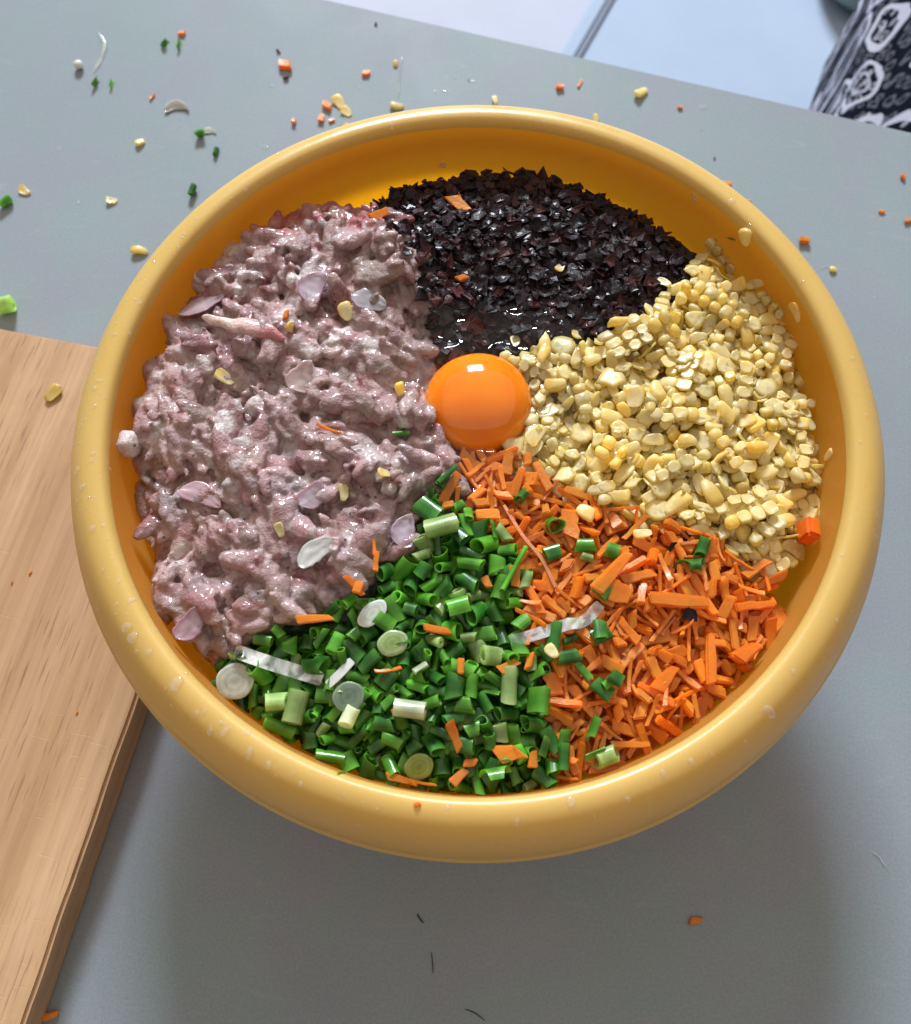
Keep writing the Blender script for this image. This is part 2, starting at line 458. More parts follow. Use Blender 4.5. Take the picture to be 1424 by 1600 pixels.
# cutting board
def board():
    TH = 0.020
    bt0, bt1 = at(0, 512, TH), at(148, 540, TH)
    r0, r1 = at(218, 1077, TH), at(38, 1600, TH)
    ex = (bt1 - bt0).normalized(); ey = (r0 - r1).normalized()
    # corner where the far edge meets the right edge
    A = np.array([[ex.x, -ey.x], [ex.y, -ey.y]]); bb = np.array([r0.x - bt0.x, r0.y - bt0.y])
    t, s = np.linalg.solve(A, bb)
    cor = bt0 + ex * t
    corners = [cor, cor - ex * 0.24, cor - ex * 0.24 - ey * 0.40, cor - ey * 0.40]
    cen = (corners[0] + corners[2]) / 2
    rz = math.atan2(ey.y, ey.x) - math.pi / 2
    inv = Matrix.Rotation(-rz, 3, 'Z')
    bm = bmesh.new()
    vs = []
    for c in corners:
        l = inv @ Vector((c.x - cen.x, c.y - cen.y, 0)); vs.append(bm.verts.new((l.x, l.y, TH)))
    bm.faces.new(vs)
    r = bmesh.ops.extrude_face_region(bm, geom=bm.faces[:])
    for v in [g for g in r['geom'] if isinstance(g, bmesh.types.BMVert)]: v.co.z = 0.0004
    bmesh.ops.recalc_face_normals(bm, faces=bm.faces[:])
    bmesh.ops.bevel(bm, geom=bm.edges[:], offset=0.0016, segments=3, affect='EDGES')
    bmesh.ops.subdivide_edges(bm, edges=[e for e in bm.edges if e.calc_length() > 0.1], cuts=60, use_grid_fill=True)
    for v in bm.verts:
        v.co += Vector((1, 0, 0)) * 0.0006 * fbm(v.co, 40)
    o = link('cutting_board', from_bm('cutting_board', bm, M['wood'], False))
    o.location = (cen.x, cen.y, 0); o.rotation_euler.z = rz
    return tag(o, 'scratched wooden cutting board lying on the table under the rim of the basin', 'cutting board')
brd = board()

# ------------------------------------------------------------ the basin
prof = [(0.0001, -.677), (.40, -.677), (.60, -.675), (.63, -.66), (.74, -.53), (.822, -.38), (.872, -.20), (.890, -.09), (.896, .000),
        (.905, .024), (.925, .031), (.945, .022), (.965, .000), (.978, -.026), (.988, -.056), (.992, -.067), (1.002, -.067), (1.009, -.061), (1.008, -.054), (1.002, -.047), (1.001, -.040), (.995, -.020), (.985, .002), (.972, .023), (.957, .042), (.941, .056),
        (.924, .064), (.907, .067), (.892, .064), (.883, .055), (.879, .040), (.877, .010), (.870, -.10), (.852, -.21), (.802, -.39), (.73, -.54),
        (.64, -.635), (.60, -.650), (.40, -.654), (0.0001, -.654)]
def catmull(pts, n):
    out = []
    P_ = [pts[0]] + list(pts) + [pts[-1]]
    for i in range(1, len(P_) - 2):
        p0_, p1_, p2_, p3_ = [np.array(x) for x in P_[i - 1:i + 3]]
        for k in range(n):
            t = k / n
            out.append(0.5 * (2 * p1_ + (p2_ - p0_) * t + (2 * p0_ - 5 * p1_ + 4 * p2_ - p3_) * t * t + (3 * p1_ - p0_ - 3 * p2_ + p3_) * t ** 3))
    out.append(np.array(pts[-1]))
    return out
def basin():
    pr = catmull(prof, 3)
    N = 288
    v, f = [], []
    for j, (r_, z_) in enumerate(pr):
        r_ = max(r_, 0.0001)
        for i in range(N):
            th = 2 * math.pi * i / N
            w = 1 + 0.0016 * math.sin(2 * th + 0.6) + 0.0009 * math.sin(5 * th + 2) 
            dz = 0.0016 * math.sin(3 * th + 1) if z_ > -0.3 else 0
            v.append((RO * r_ * w * math.cos(th), RO * r_ * w * math.sin(th), LIP + RO * (z_ + dz)))
    for j in range(len(pr) - 1):
        for i in range(N):
            i2 = (i + 1) % N
            f.append((j * N + i, j * N + i2, (j + 1) * N + i2, (j + 1) * N + i))
    lo, hi = 9 * 3, 30 * 3       # profile steps that form the rolled rim
    fb = [q for q in f if not lo <= q[0] // N < hi]
    o = link('basin', mesh_from('basin', v, fb, M['basin']))
    link('rim', mesh_from('rim', v[lo * N:(hi + 1) * N], [tuple(k - lo * N for k in q) for q in f if lo <= q[0] // N < hi], M['rim']), o)
    tag(o, 'big yellow plastic basin with a thick rolled rim, full of chopped food', 'basin')
    return o, BVHTree.FromPolygons([Vector(p) for p in v], f)
basin_o, basin_bvh = basin()
def wall_r(z):                   # inner radius of the basin at a height
    zz = (z - LIP) / RO
    ins = prof[31:]
    return RO * float(np.interp(zz, [q[1] for q in ins][::-1], [q[0] for q in ins][::-1]))

# ------------------------------------------------------------ food regions and target surface
REG = {
 'meat': [(440,335),(500,322),(575,332),(630,352),(655,400),(668,440),(668,500),(685,560),(668,620),(680,680),(720,715),(715,765),(690,800),(650,850),(600,890),(540,940),(480,965),(420,980),(370,1010),(325,1025),(280,975),(225,910),(203,830),(205,760),(186,700),(190,640),(228,580),(242,520),(288,460),(318,400),(380,368)],
 'fungus': [(570,330),(600,300),(640,270),(770,250),(870,265),(960,295),(1040,345),(1095,402),(1070,450),(1040,480),(1000,500),(930,540),(850,560),(790,575),(740,590),(690,565),(665,500),(650,400),(600,350)],
 'corn': [(1090,400),(1180,420),(1240,460),(1265,560),(1262,640),(1285,700),(1282,760),(1262,840),(1215,900),(1130,860),(1050,815),(960,800),(880,755),(800,730),(790,650),(800,560),(930,530),(1000,495),(1060,450)],
 'carrot': [(700,690),(830,725),(900,765),(960,800),(1050,815),(1120,850),(1205,895),(1222,950),(1215,1020),(1130,1100),(1030,1170),(960,1210),(880,1215),(865,1130),(862,1050),(820,980),(830,900),(790,840),(700,780)],
 'scallion': [(690,760),(740,775),(790,830),(835,880),(835,950),(865,1000),(880,1060),(870,1130),(890,1205),(840,1240),(740,1250),(620,1235),(500,1210),(400,1150),(335,1070),(345,1015),(420,980),(540,940),(600,885),(655,840)],
}
GS = 0.0005; GN = 640; G0 = -GN * GS / 2
gx = G0 + (np.arange(GN) + 0.5) * GS
GX, GY = np.meshgrid(gx, gx, indexing='ij')
GR = np.hypot(GX, GY)
def in_poly(poly, X, Y):
    inside = np.zeros(X.shape, bool)
    n = len(poly)
    for i in range(n):
        x1, y1 = poly[i]; x2, y2 = poly[(i + 1) % n]
        c = ((y1 > Y) != (y2 > Y)) & (X < (x2 - x1) * (Y - y1) / (y2 - y1 + 1e-12) + x1)
        inside ^= c
    return inside
ZF = 0.097
def blur(A, k, it=2):
    for _ in range(it):
        for ax in (0, 1):
            P_ = np.pad(A, [(k, k) if i == ax else (0, 0) for i in range(2)], mode='edge')
            C_ = np.cumsum(P_, axis=ax); C_ = np.concatenate([np.zeros_like(np.take(C_, [0], ax)), C_], ax)
            n = A.shape[ax]
            A = (np.take(C_, np.arange(2 * k + 1, 2 * k + 1 + n), ax) - np.take(C_, np.arange(0, n), ax)) / (2 * k + 1)
    return A
MASK = {}
for k_, pts in REG.items():
    poly = [tuple(at(x, y, ZF)[:2]) for x, y in pts]
    MASK[k_] = in_poly(poly, GX, GY) & (GR < 0.880 * RO)
yc = at(747, 632, 0.098)         # the yolk's middle
base = {'meat': .106, 'fungus': .104, 'corn': .1015, 'carrot': .1000, 'scallion': .1005}
T = np.full((GN, GN), 0.098)
for k_ in REG: T[MASK[k_]] = base[k_]
T = blur(T, 12, 2)
edge_ = np.clip((GR - 0.55 * RO) / (0.33 * RO), 0, 1)
T -= 0.011 * edge_ ** 1.6
dy = np.hypot(GX - yc.x, GY - yc.y)
T -= 0.0070 * np.exp(-(dy / 0.030) ** 2) + 0.012 * np.clip((0.0195 - dy) / 0.004, 0, 1)
# gentle humps
lowf = rng.normal(size=(GN, GN)); lowf = blur(lowf, 14, 3); lowf /= lowf.std()
T += 0.0012 * lowf

# ------------------------------------------------------------ minced pork: lumps and strands fused into one surface
def sample(A, x, y):
    i = np.clip(((np.asarray(x) - G0) / GS).astype(int), 0, GN - 1); j = np.clip(((np.asarray(y) - G0) / GS).astype(int), 0, GN - 1)
    return A[i, j]
def ico(sub):
    bm = bmesh.new(); bmesh.ops.create_icosphere(bm, subdivisions=sub, radius=1)
    v = np.array([x.co[:] for x in bm.verts]); f = np.array([[w.index for w in q.verts] for q in bm.faces]); bm.free()
    return v, f
ICO2 = ico(2); ICO1 = ico(1)
def rand_rot(tilt=math.pi, spin=True):
    a_ = rng.uniform(0, 2 * math.pi); b_ = rng.normal() * tilt; c__ = rng.uniform(0, 2 * math.pi)
    return np.array(Matrix.Rotation(a_, 3, 'Z') @ Matrix.Rotation(b_, 3, 'X') @ Matrix.Rotation(c__ if spin else 0, 3, 'Z'))
def meat():
    idx = np.argwhere(MASK['meat'] & (GR < 0.855 * RO))
    # low folds running down to the right, as the mass was pushed together
    V, F, cen, colr, rad = [], [], [], [], []
    off = 0
    pal = [((.44, .285, .275), 26), ((.51, .375, .35), 24), ((.42, .21, .215), 15), ((.31, .115, .115), 6), ((.66, .64, .62), 17), ((.31, .23, .185), 16), ((.41, .325, .345), 12)]
    pc = np.array([p[0] for p in pal]); pw = np.array([p[1] for p in pal], float); pw /= pw.sum()
    def add(c, sz, R, col, v0=ICO2):
        nonlocal off
        v = v0[0] * sz
        v = v @ R.T + c
        V.append(v); F.append(v0[1] + off); off += len(v)
        cen.append(c); colr.append(col); rad.append(max(sz))
    ytop = at(500, 388, ZF).y
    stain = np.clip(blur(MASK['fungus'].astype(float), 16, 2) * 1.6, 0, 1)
    def fold(x, y):
        return 0.0032 * math.sin((x * 0.62 + y * 0.78) * 230 + 4.5 * fbm((x, y, 0), 26)) + 0.0084 * fbm((x, y, 3), 34, 3)
    n_big, n_mid, n_small = 520, 820, 380
    for kind, n in (('big', n_big), ('mid', n_mid), ('small', n_small)):
        for q in idx[rng.choice(len(idx), n)]:
            x, y = gx[q[0]], gx[q[1]]
            z = T[q[0], q[1]] + fold(x, y)
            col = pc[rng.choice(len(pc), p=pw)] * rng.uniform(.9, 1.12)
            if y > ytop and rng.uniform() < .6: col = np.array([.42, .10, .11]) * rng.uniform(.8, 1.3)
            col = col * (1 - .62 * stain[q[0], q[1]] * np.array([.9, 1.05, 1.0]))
            if kind == 'big':
                s = rng.uniform(.0024, .0050); sz = np.array([s * rng.uniform(1.2, 3.1), s, s * .82]); dz = -s * .45 + rng.normal() * .0013
            elif kind == 'mid':
                s = rng.uniform(.0014, .0028); sz = np.array([s * rng.uniform(1.1, 3.4), s, s * rng.uniform(.7, 1)]); dz = rng.normal() * .0012 - .0006
            else:
                s = rng.uniform(.0008, .0017); sz = np.array([s * rng.uniform(1, 2.4), s, s]); dz = rng.normal() * .0010 + .0008
            fa = -.75 + 2.2 * fbm((x, y, 9), 22) + rng.normal() * .45
            Rf = np.array(Matrix.Rotation(fa, 3, 'Z') @ Matrix.Rotation(rng.normal() * .28, 3, 'Y') @ Matrix.Rotation(rng.normal() * .5, 3, 'X'))
            if col[1] > .5: sz = sz * np.array([.62, 1.05, 1.1])     # fat lies in rounder lumps
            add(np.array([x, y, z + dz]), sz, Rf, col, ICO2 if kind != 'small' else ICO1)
    # body under it
    gxs = np.arange(G0 + .02, -G0 - .02, .003)
    for x in gxs:
        for y in gxs:
            if sample(MASK['meat'], x, y) and math.hypot(x, y) < 0.84 * RO:
                add(np.array([x, y, sample(T, x, y) - .0065 + fold(x, y) * 0.8]), np.array([.0042, .0042, .005]), np.eye(3), pc[0], ICO1)
    V = np.concatenate(V); F = np.concatenate(F)
    m = bpy.data.meshes.new('raw'); m.from_pydata(V.tolist(), [], F.tolist())
    o = bpy.data.objects.new('raw', m); COL.objects.link(o)
    md = o.modifiers.new('r', 'REMESH'); md.mode = 'VOXEL'; md.voxel_size = 0.00062
    sm = o.modifiers.new('s', 'SMOOTH'); sm.factor = 0.5; sm.iterations = 7
    dg = bpy.context.evaluated_depsgraph_get()
    me = bpy.data.meshes.new_from_object(o.evaluated_get(dg))
    bpy.data.objects.remove(o); bpy.data.meshes.remove(m)
    nv = len(me.vertices)
    co = np.empty(nv * 3, np.float32); me.vertices.foreach_get('co', co); co = co.reshape(-1, 3).astype(float)
    no = np.empty(nv * 3, np.float32); me.vertices.foreach_get('normal', no); no = no.reshape(-1, 3)
    # colour from the lump each point belongs to
    nb = n_big + n_mid + n_small
    kd = KDTree(nb)
    for i in range(nb): kd.insert(Vector(cen[i]), i)
    kd.balance()
    colr = np.array(colr); rad = np.array(rad)
    tint = np.zeros((nv, 3))
    disp = np.zeros(nv)
    for i in range(nv):
        p = co[i]
        if no[i][2] < -0.35:
            tint[i] = pc[2]; continue
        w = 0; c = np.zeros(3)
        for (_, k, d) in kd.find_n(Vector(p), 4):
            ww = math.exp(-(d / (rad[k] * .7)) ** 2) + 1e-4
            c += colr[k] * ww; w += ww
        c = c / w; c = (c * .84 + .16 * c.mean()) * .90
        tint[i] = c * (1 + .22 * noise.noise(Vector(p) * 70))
        disp[i] = 0.00040 * noise.noise(Vector(p) * 420) + 0.00016 * noise.noise(Vector(p) * 1150)
    co += no * disp[:, None]
    me.vertices.foreach_set('co', co.astype(np.float32).ravel())
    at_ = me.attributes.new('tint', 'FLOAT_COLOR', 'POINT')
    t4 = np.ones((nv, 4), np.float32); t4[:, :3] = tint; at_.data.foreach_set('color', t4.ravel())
    me.materials.clear(); me.materials.append(M['meat'])
    me.polygons.foreach_set('use_smooth', [True] * len(me.polygons))
    me.name = 'minced_pork'; me.update()
    ob = link('minced_pork', me)
    tag(ob, 'mauve-pink mass of raw minced pork filling the left part of the yellow basin', 'minced meat')
    return co
mv = meat()

# height map of the pile, with the id of the piece on top of every cell
H = T - 0.011
H = np.where(MASK['meat'], T - 0.02, H)
OWN = np.full((GN, GN), -1, int)
ii = ((mv[:, 0] - G0) / GS).astype(int); jj = ((mv[:, 1] - G0) / GS).astype(int)
np.maximum.at(H, (ii, jj), mv[:, 2])

# ------------------------------------------------------------ filler below the loose pieces
FCOL = {'fungus': (.012, .008, .010), 'corn': (.45, .26, .05), 'carrot': (.60, .17, .03), 'scallion': (.02, .09, .015)}  # corn filler darkened: shade of the gaps is put into its colour
def filler(kind, mat, label, cat, name):
    st = 4
    mk = MASK[kind][::st, ::st]
    ids = -np.ones(mk.shape, int); v, f = [], []
    ext = blur(MASK[kind].astype(float), 4, 1)[::st, ::st] > 0.01
    for i in range(mk.shape[0]):
        for j in range(mk.shape[1]):
            if ext[i, j] and GR[i * st, j * st] < 0.85 * RO:
                ids[i, j] = len(v)
                x, y = gx[i * st], gx[j * st]
                v.append((x, y, T[i * st, j * st] - .0100 + .0018 * noise.noise(Vector((x, y, 0)) * 300)))
    for i in range(mk.shape[0] - 1):
        for j in range(mk.shape[1] - 1):
            q = (ids[i, j], ids[i + 1, j], ids[i + 1, j + 1], ids[i, j + 1])
            if min(q) >= 0: f.append(q)
    n = len(v)
    # close it downwards into a real mass
    bmx = bmesh.new()
    bv = [bmx.verts.new(p) for p in v]
    for q in f: bmx.faces.new([bv[k] for k in q])
    be = [e for e in bmx.edges if len(e.link_faces) == 1]
    r_ = bmesh.ops.extrude_edge_only(bmx, edges=be)
    for w in [g for g in r_['geom'] if isinstance(g, bmesh.types.BMVert)]:
        w.co.z -= 0.012; w.co.x *= 0.96; w.co.y *= 0.96
    bmesh.ops.delete(bmx, geom=[w for w in bmx.verts if not w.link_faces], context='VERTS')
    m = from_bm(name, bmx, mat)
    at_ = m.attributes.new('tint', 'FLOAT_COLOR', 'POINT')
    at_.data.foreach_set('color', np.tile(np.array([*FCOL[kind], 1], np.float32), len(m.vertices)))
    tag(link(name, m), label, cat, kind='stuff')
filler('fungus', M['fungus'], 'dark wood ear mass deep under the shreds in the basin', 'wood ear mass', 'wood_ear_mass')
filler('corn', M['corn'], 'packed yellow corn mass deep under the kernels in the basin', 'corn mass', 'corn_mass')
filler('carrot', M['carrot'], 'packed orange carrot mass deep under the carrot pieces', 'carrot mass', 'carrot_mass')
filler('scallion', M['scallion'], 'packed green mass deep under the scallion rings', 'scallion mass', 'scallion_mass')

# ------------------------------------------------------------ piece shapes
class Shape:
    def __init__(self, mesh, kind, look):
        self.mesh = mesh; self.kind = kind; self.look = look
        nv = len(mesh.vertices)
        co = np.empty(nv * 3, np.float32); mesh.vertices.foreach_get('co', co); self.v = co.reshape(-1, 3).astype(float)
        pts = [self.v]
        for p in mesh.polygons:
            q = self.v[list(p.vertices)]
            for _ in range(max(1, int(p.area / (GS * GS) * 1.2))):
                w = rng.dirichlet(np.ones(len(q))); pts.append((w[:, None] * q).sum(0)[None])
        self.p = np.concatenate(pts)
        if len(self.p) > 700: self.p = self.p[rng.choice(len(self.p), 700, replace=False)]

def superq(sz, e=0.6, v0=ICO2):
    v = v0[0].copy()
    return np.sign(v) * np.abs(v) ** e * np.array(sz)

def kernel_geo(rs=rng, cut=None):
    L_, W_, Th = rs.uniform(.0034, .0052), rs.uniform(.0025, .0037), rs.uniform(.0011, .0021)
    v = superq((W_, L_, Th), rs.uniform(.48, .80))
    t = (v[:, 1] / L_ + 1) / 2
    v[:, 0] *= .58 + rs.uniform(.3, .46) * t; v[:, 2] *= .66 + .36 * t
    v[:, 0] += rs.uniform(-.25, .25) * v[:, 1] ** 2 / L_; v[:, 2] += rs.uniform(-.18, .18) * v[:, 1] ** 2 / L_
    base_ = np.array([1.0, .72, .15]) * rs.uniform(.90, 1.0) + np.array([.00, .12, .24]) * rs.uniform(0, 1.0) ** 1.4
    pale = np.array([1.0, .88, .50]) * rs.uniform(.93, 1.0)
    tint = base_ + (pale - base_) * np.clip(.9 - 1.5 * t, 0, 1)[:, None]
    if cut is None: cut = rs.uniform() < .6
    if cut:                       # knife cut: flat pale face
        c = rs.uniform(-.25, .5) * Th; sl = rs.normal() * .25
        lim = c + sl * v[:, 0] + rs.normal() * .12 * v[:, 1]
        m = v[:, 2] > lim
        rr = np.hypot(v[:, 0] / W_, v[:, 1] / L_)
        v[m, 2] = lim[m] - .0005 * (1 - np.clip(rr[m], 0, 1)) + rs.normal(size=m.sum()) * .00006
        tint[m & (rr < .74)] = pale
    sd = rs.uniform(0, 50)
    v += .00030 * np.array([[noise.noise(Vector(p) * 380 + Vector((sd, 0, k))) for k in (0, 7, 13)] for p in v])
    return v, ICO2[1], tint
def corn_flake():
    """a torn shaving of kernel skin and flesh"""
    n = 11; s_ = rng.uniform(.0026, .0048); el = rng.uniform(.45, 1); th = rng.uniform(.0004, .0010); cur = rng.uniform(-90, 150)
    out = [(s_ * rng.uniform(.6, 1.15) * math.cos(2 * math.pi * k / n), s_ * rng.uniform(.6, 1.15) * math.sin(2 * math.pi * k / n) * el) for k in range(n)]
    base_ = np.array([.90, .70, .20]) * rng.uniform(.9, 1.02); pale = np.array([1.0, .88, .50])
    v, f, t = [], [], []
    for lay in (0, 1):
        for sc_ in (1.0, .62, .25):
            for (x, y) in out:
                x, y = x * sc_, y * sc_
                v.append((x, y, cur * x * x * .5 + (th if lay else 0) + rng.normal() * .00016)); t.append(base_ if sc_ == 1 else pale)
        v.append((0, 0, th * 1.2 if lay else 0)); t.append(pale)
    off = 3 * n + 1
    for k in range(n):
        k2 = (k + 1) % n
        for a_ in (0, n): f.append((k + a_, k + a_ + n, k2 + a_ + n, k2 + a_)); f.append((off + k + a_, off + k2 + a_, off + k2 + a_ + n, off + k + a_ + n))
        f += [(k + 2 * n, 3 * n, k2 + 2 * n), (off + k + 2 * n, off + k2 + 2 * n, off + 3 * n), (k, k2, off + k2, off + k)]
    return Shape(mesh_from('corn_flake', v, f, M['corn'], np.array(t)), 'corn_kernel', 'torn')
def corn_kernel():
    v, f, t = kernel_geo()
    return Shape(mesh_from('corn_kernel', v, f, M['corn'], t), 'corn_kernel', 'pale' if t[:, 2].mean() > .34 else 'yellow')
def corn_cluster(rows, cols, curve=1.0):
    V, F, Tt = [], [], []; off = 0
    sx, sy = .0050, .0062
    for i in range(rows):
        for j in range(cols):
            v, f, t = kernel_geo(cut=False)
            v = v[:, [0, 2, 1]] * np.array([.88, 1.7, .55])          # stand side by side
            x = (j - (cols - 1) / 2) * sx * rng.uniform(.95, 1.02); y = (i - (rows - 1) / 2) * sy + (j % 2) * .0006
            a_ = x * 26 * curve
            R = np.array(Matrix.Rotation(a_, 3, 'Y'))
            c = np.array([math.sin(a_) / 26 / curve, y, (math.cos(a_) - 1) / 26 / curve]) + rng.normal(size=3) * .00025
            V.append(v @ R.T + c); F.append(f + off); Tt.append(t * rng.uniform(.9, 1.06) * np.array([1.0, 1.04, 1.25])); off += len(v)
    if rng.uniform() < .72:       # the knife went through the kernels
        A_ = np.concatenate(V); z0 = np.quantile(A_[:, 2], rng.uniform(.55, .85)); sx_, sy_ = rng.normal() * .12, rng.normal() * .12
        for k in range(len(V)):
            lim = z0 + sx_ * V[k][:, 0] + sy_ * V[k][:, 1]
            m_ = V[k][:, 2] > lim
            cen_ = V[k].mean(0); rr = np.hypot((V[k][:, 0] - cen_[0]) / .0024, (V[k][:, 1] - cen_[1]) / .0030)
            V[k][m_, 2] = lim[m_] - .0004 * np.clip(1 - rr[m_], 0, 1)
            Tt[k][m_ & (rr < .75)] = np.array([1.0, .88, .50]) * rng.uniform(.94, 1.0)
    # the sheared cob layer that holds them together
    n = 13
    g = []
    for a_ in range(n):
        for b_ in range(n):
            x = (a_ / (n - 1) - .5) * cols * sx * .80 + rng.normal() * .00015; y = (b_ / (n - 1) - .5) * rows * sy * .78 + rng.normal() * .00025
            an = x * 26 * curve
            g.append((math.sin(an) / 26 / curve, y, (math.cos(an) - 1) / 26 / curve - .0017 + .0006 * math.cos(x * 2 * math.pi / sx) + rng.normal() * .0002))
    ff = []
    for a_ in range(n - 1):
        for b_ in range(n - 1):
            k = a_ * n + b_; ff.append((k, k + n, k + n + 1, k + 1))
    V.append(np.array(g)); Tt.append(np.tile([.90, .74, .30], (n * n, 1)))
    fl = [tuple(x) for blk in F for x in blk] + [tuple(k + off for k in q) for q in ff]
    return Shape(mesh_from('corn_cluster', np.concatenate(V), fl, M['corn'], np.concatenate(Tt)), 'corn_cluster', '%d by %d' % (rows, cols))

def boxy(L_, W_, Th, skew, bend, taper, mat, name, col, kind, look, jag=.10):
    bm = bmesh.new()
    nseg = 5 if bend else 2
    sd_ = float(rng.uniform(0, 90))
    rings = []
    for s in range(nseg + 1):
        t = s / nseg - .5
        w = W_ / 2 * (1 - taper * (t + .5)); h = Th / 2 * (1 - taper * .6 * (t + .5))
        x = t * L_
        z = bend * (t * t) * L_ * 1.6
        ring = []
        for (a_, b_) in ((-1, -1), (1, -1), (1, 1), (-1, 1)):
            dx = skew * a_ * W_ * (.5 if s in (0, nseg) else 0) + (rng.normal() * jag * W_ if s in (0, nseg) else 0)
            ring.append(bm.verts.new((x + dx, a_ * w * (1 + rng.normal() * jag * .7), z + b_ * h * (1 + rng.normal() * jag))))
        rings.append(ring)
    for s in range(nseg):
        for k in range(4):
            bm.faces.new((rings[s][k], rings[s][(k + 1) % 4], rings[s + 1][(k + 1) % 4], rings[s + 1][k]))
    bm.faces.new(rings[0][::-1]); bm.faces.new(rings[-1])
    bmesh.ops.recalc_face_normals(bm, faces=bm.faces[:])
    es = [e for e in bm.edges if e.calc_face_angle(0) > .6]
    bmesh.ops.bevel(bm, geom=es, offset=min(Th, W_) * .17, segments=2, affect='EDGES')
    for w_ in bm.verts: w_.co += Vector([noise.noise(w_.co * 420 + Vector((k * 9, sd_, 0))) for k in range(3)]) * .00035
    bmesh.ops.triangulate(bm, faces=[f for f in bm.faces if len(f.verts) > 4])
    for e in bm.edges:
        if len(e.link_faces) == 2 and e.calc_face_angle(0) > .55: e.smooth = False
    m = from_bm(name, bm, mat, True)
    at_ = m.attributes.new('tint', 'FLOAT_COLOR', 'POINT')
    n = len(m.vertices)
    t4 = np.ones((n, 4), np.float32); t4[:, :3] = np.array(col)
    t4[:, :3] *= rng.uniform(.93, 1.05, size=(n, 1))
    at_.data.foreach_set('color', t4.ravel())
    return Shape(m, kind, look)
def carrot(look=None):
    look = look or rng.choice(['stick', 'sliver', 'chunk', 'slice'], p=[.32, .24, .26, .18])
    c = np.array([1.0, .325, .026]) * rng.uniform(.93, 1.0) + np.array([0, .07, .012]) * rng.uniform(0, 1.0)
    if rng.uniform() < .08: c = np.array([1.0, .42, .11])
    if look == 'stick': L_, W_, Th, be = rng.uniform(.008, .015), rng.uniform(.0026, .0042), rng.uniform(.0016, .0030), rng.choice([0, .1])
    elif look == 'sliver': L_, W_, Th, be = rng.uniform(.007, .014), rng.uniform(.0013, .0022), rng.uniform(.0009, .0015), rng.uniform(0, .30)
    elif look == 'chunk': L_, W_, Th, be = rng.uniform(.0045, .0075), rng.uniform(.003, .0046), rng.uniform(.0022, .0036), 0
    else: L_, W_, Th, be = rng.uniform(.006, .011), rng.uniform(.004, .0062), rng.uniform(.0008, .0014), rng.uniform(0, .1)
    return boxy(L_, W_, Th, rng.uniform(-.6, .6), be, rng.uniform(0, .45), M['carrot'], 'carrot_' + look, c, 'carrot', look)
def fungus(look=None):
    n = rng.integers(4, 7); s = rng.uniform(.0019, .0040)
    th = rng.uniform(.0004, .0008)
    el = rng.uniform(.35, 1)
    cur = rng.uniform(90, 420) * rng.choice([-1, 1])
    out = []
    for k in range(n):
        a_ = 2 * math.pi * (k + rng.uniform(-.3, .3)) / n
        r_ = s * rng.uniform(.65, 1.25); out.append((r_ * math.cos(a_), r_ * math.sin(a_) * el))
    v, f = [], []
    for lay in (0, 1):
        for sc_ in (1.0, .5):
            for (x, y) in out:
                x, y = x * sc_, y * sc_
                z = cur * x * x * .5 + (th if lay else 0) + rng.normal() * .00012
                v.append((x, y, z))
        v.append((0, 0, (th if lay else 0)))
    off = 2 * n + 1
    for k in range(n):
        k2 = (k + 1) % n
        f += [(k, k + n, k2 + n, k2), (k + n, 2 * n, k2 + n)]
        f += [(off + k, off + k2, off + k2 + n, off + k + n), (off + k + n, off + k2 + n, off + 2 * n)]
        f += [(k, k2, off + k2, off + k)]
    c = np.array([.020, .011, .014]) * rng.uniform(.6, 1.8)
    if rng.uniform() < .12: c = np.array([.075, .028, .028]) * rng.uniform(.8, 1.2)
    if look == 'red': c = np.array([.13, .045, .05]) * rng.uniform(.8, 1.3)
    return Shape(mesh_from('wood_ear_shred', v, f, M['fungus'], c, False), 'fungus', 'reddish' if c[0] > .05 else 'large black' if s > .003 else 'small black')
GREENS = {'dark green': ((.036, .185, .024), (.11, .34, .05)), 'bright green': ((.10, .36, .030), (.21, .50, .06)), 'pale green': ((.34, .50, .17), (.50, .62, .28)),
          'white': ((.68, .74, .56), (.76, .80, .64))}
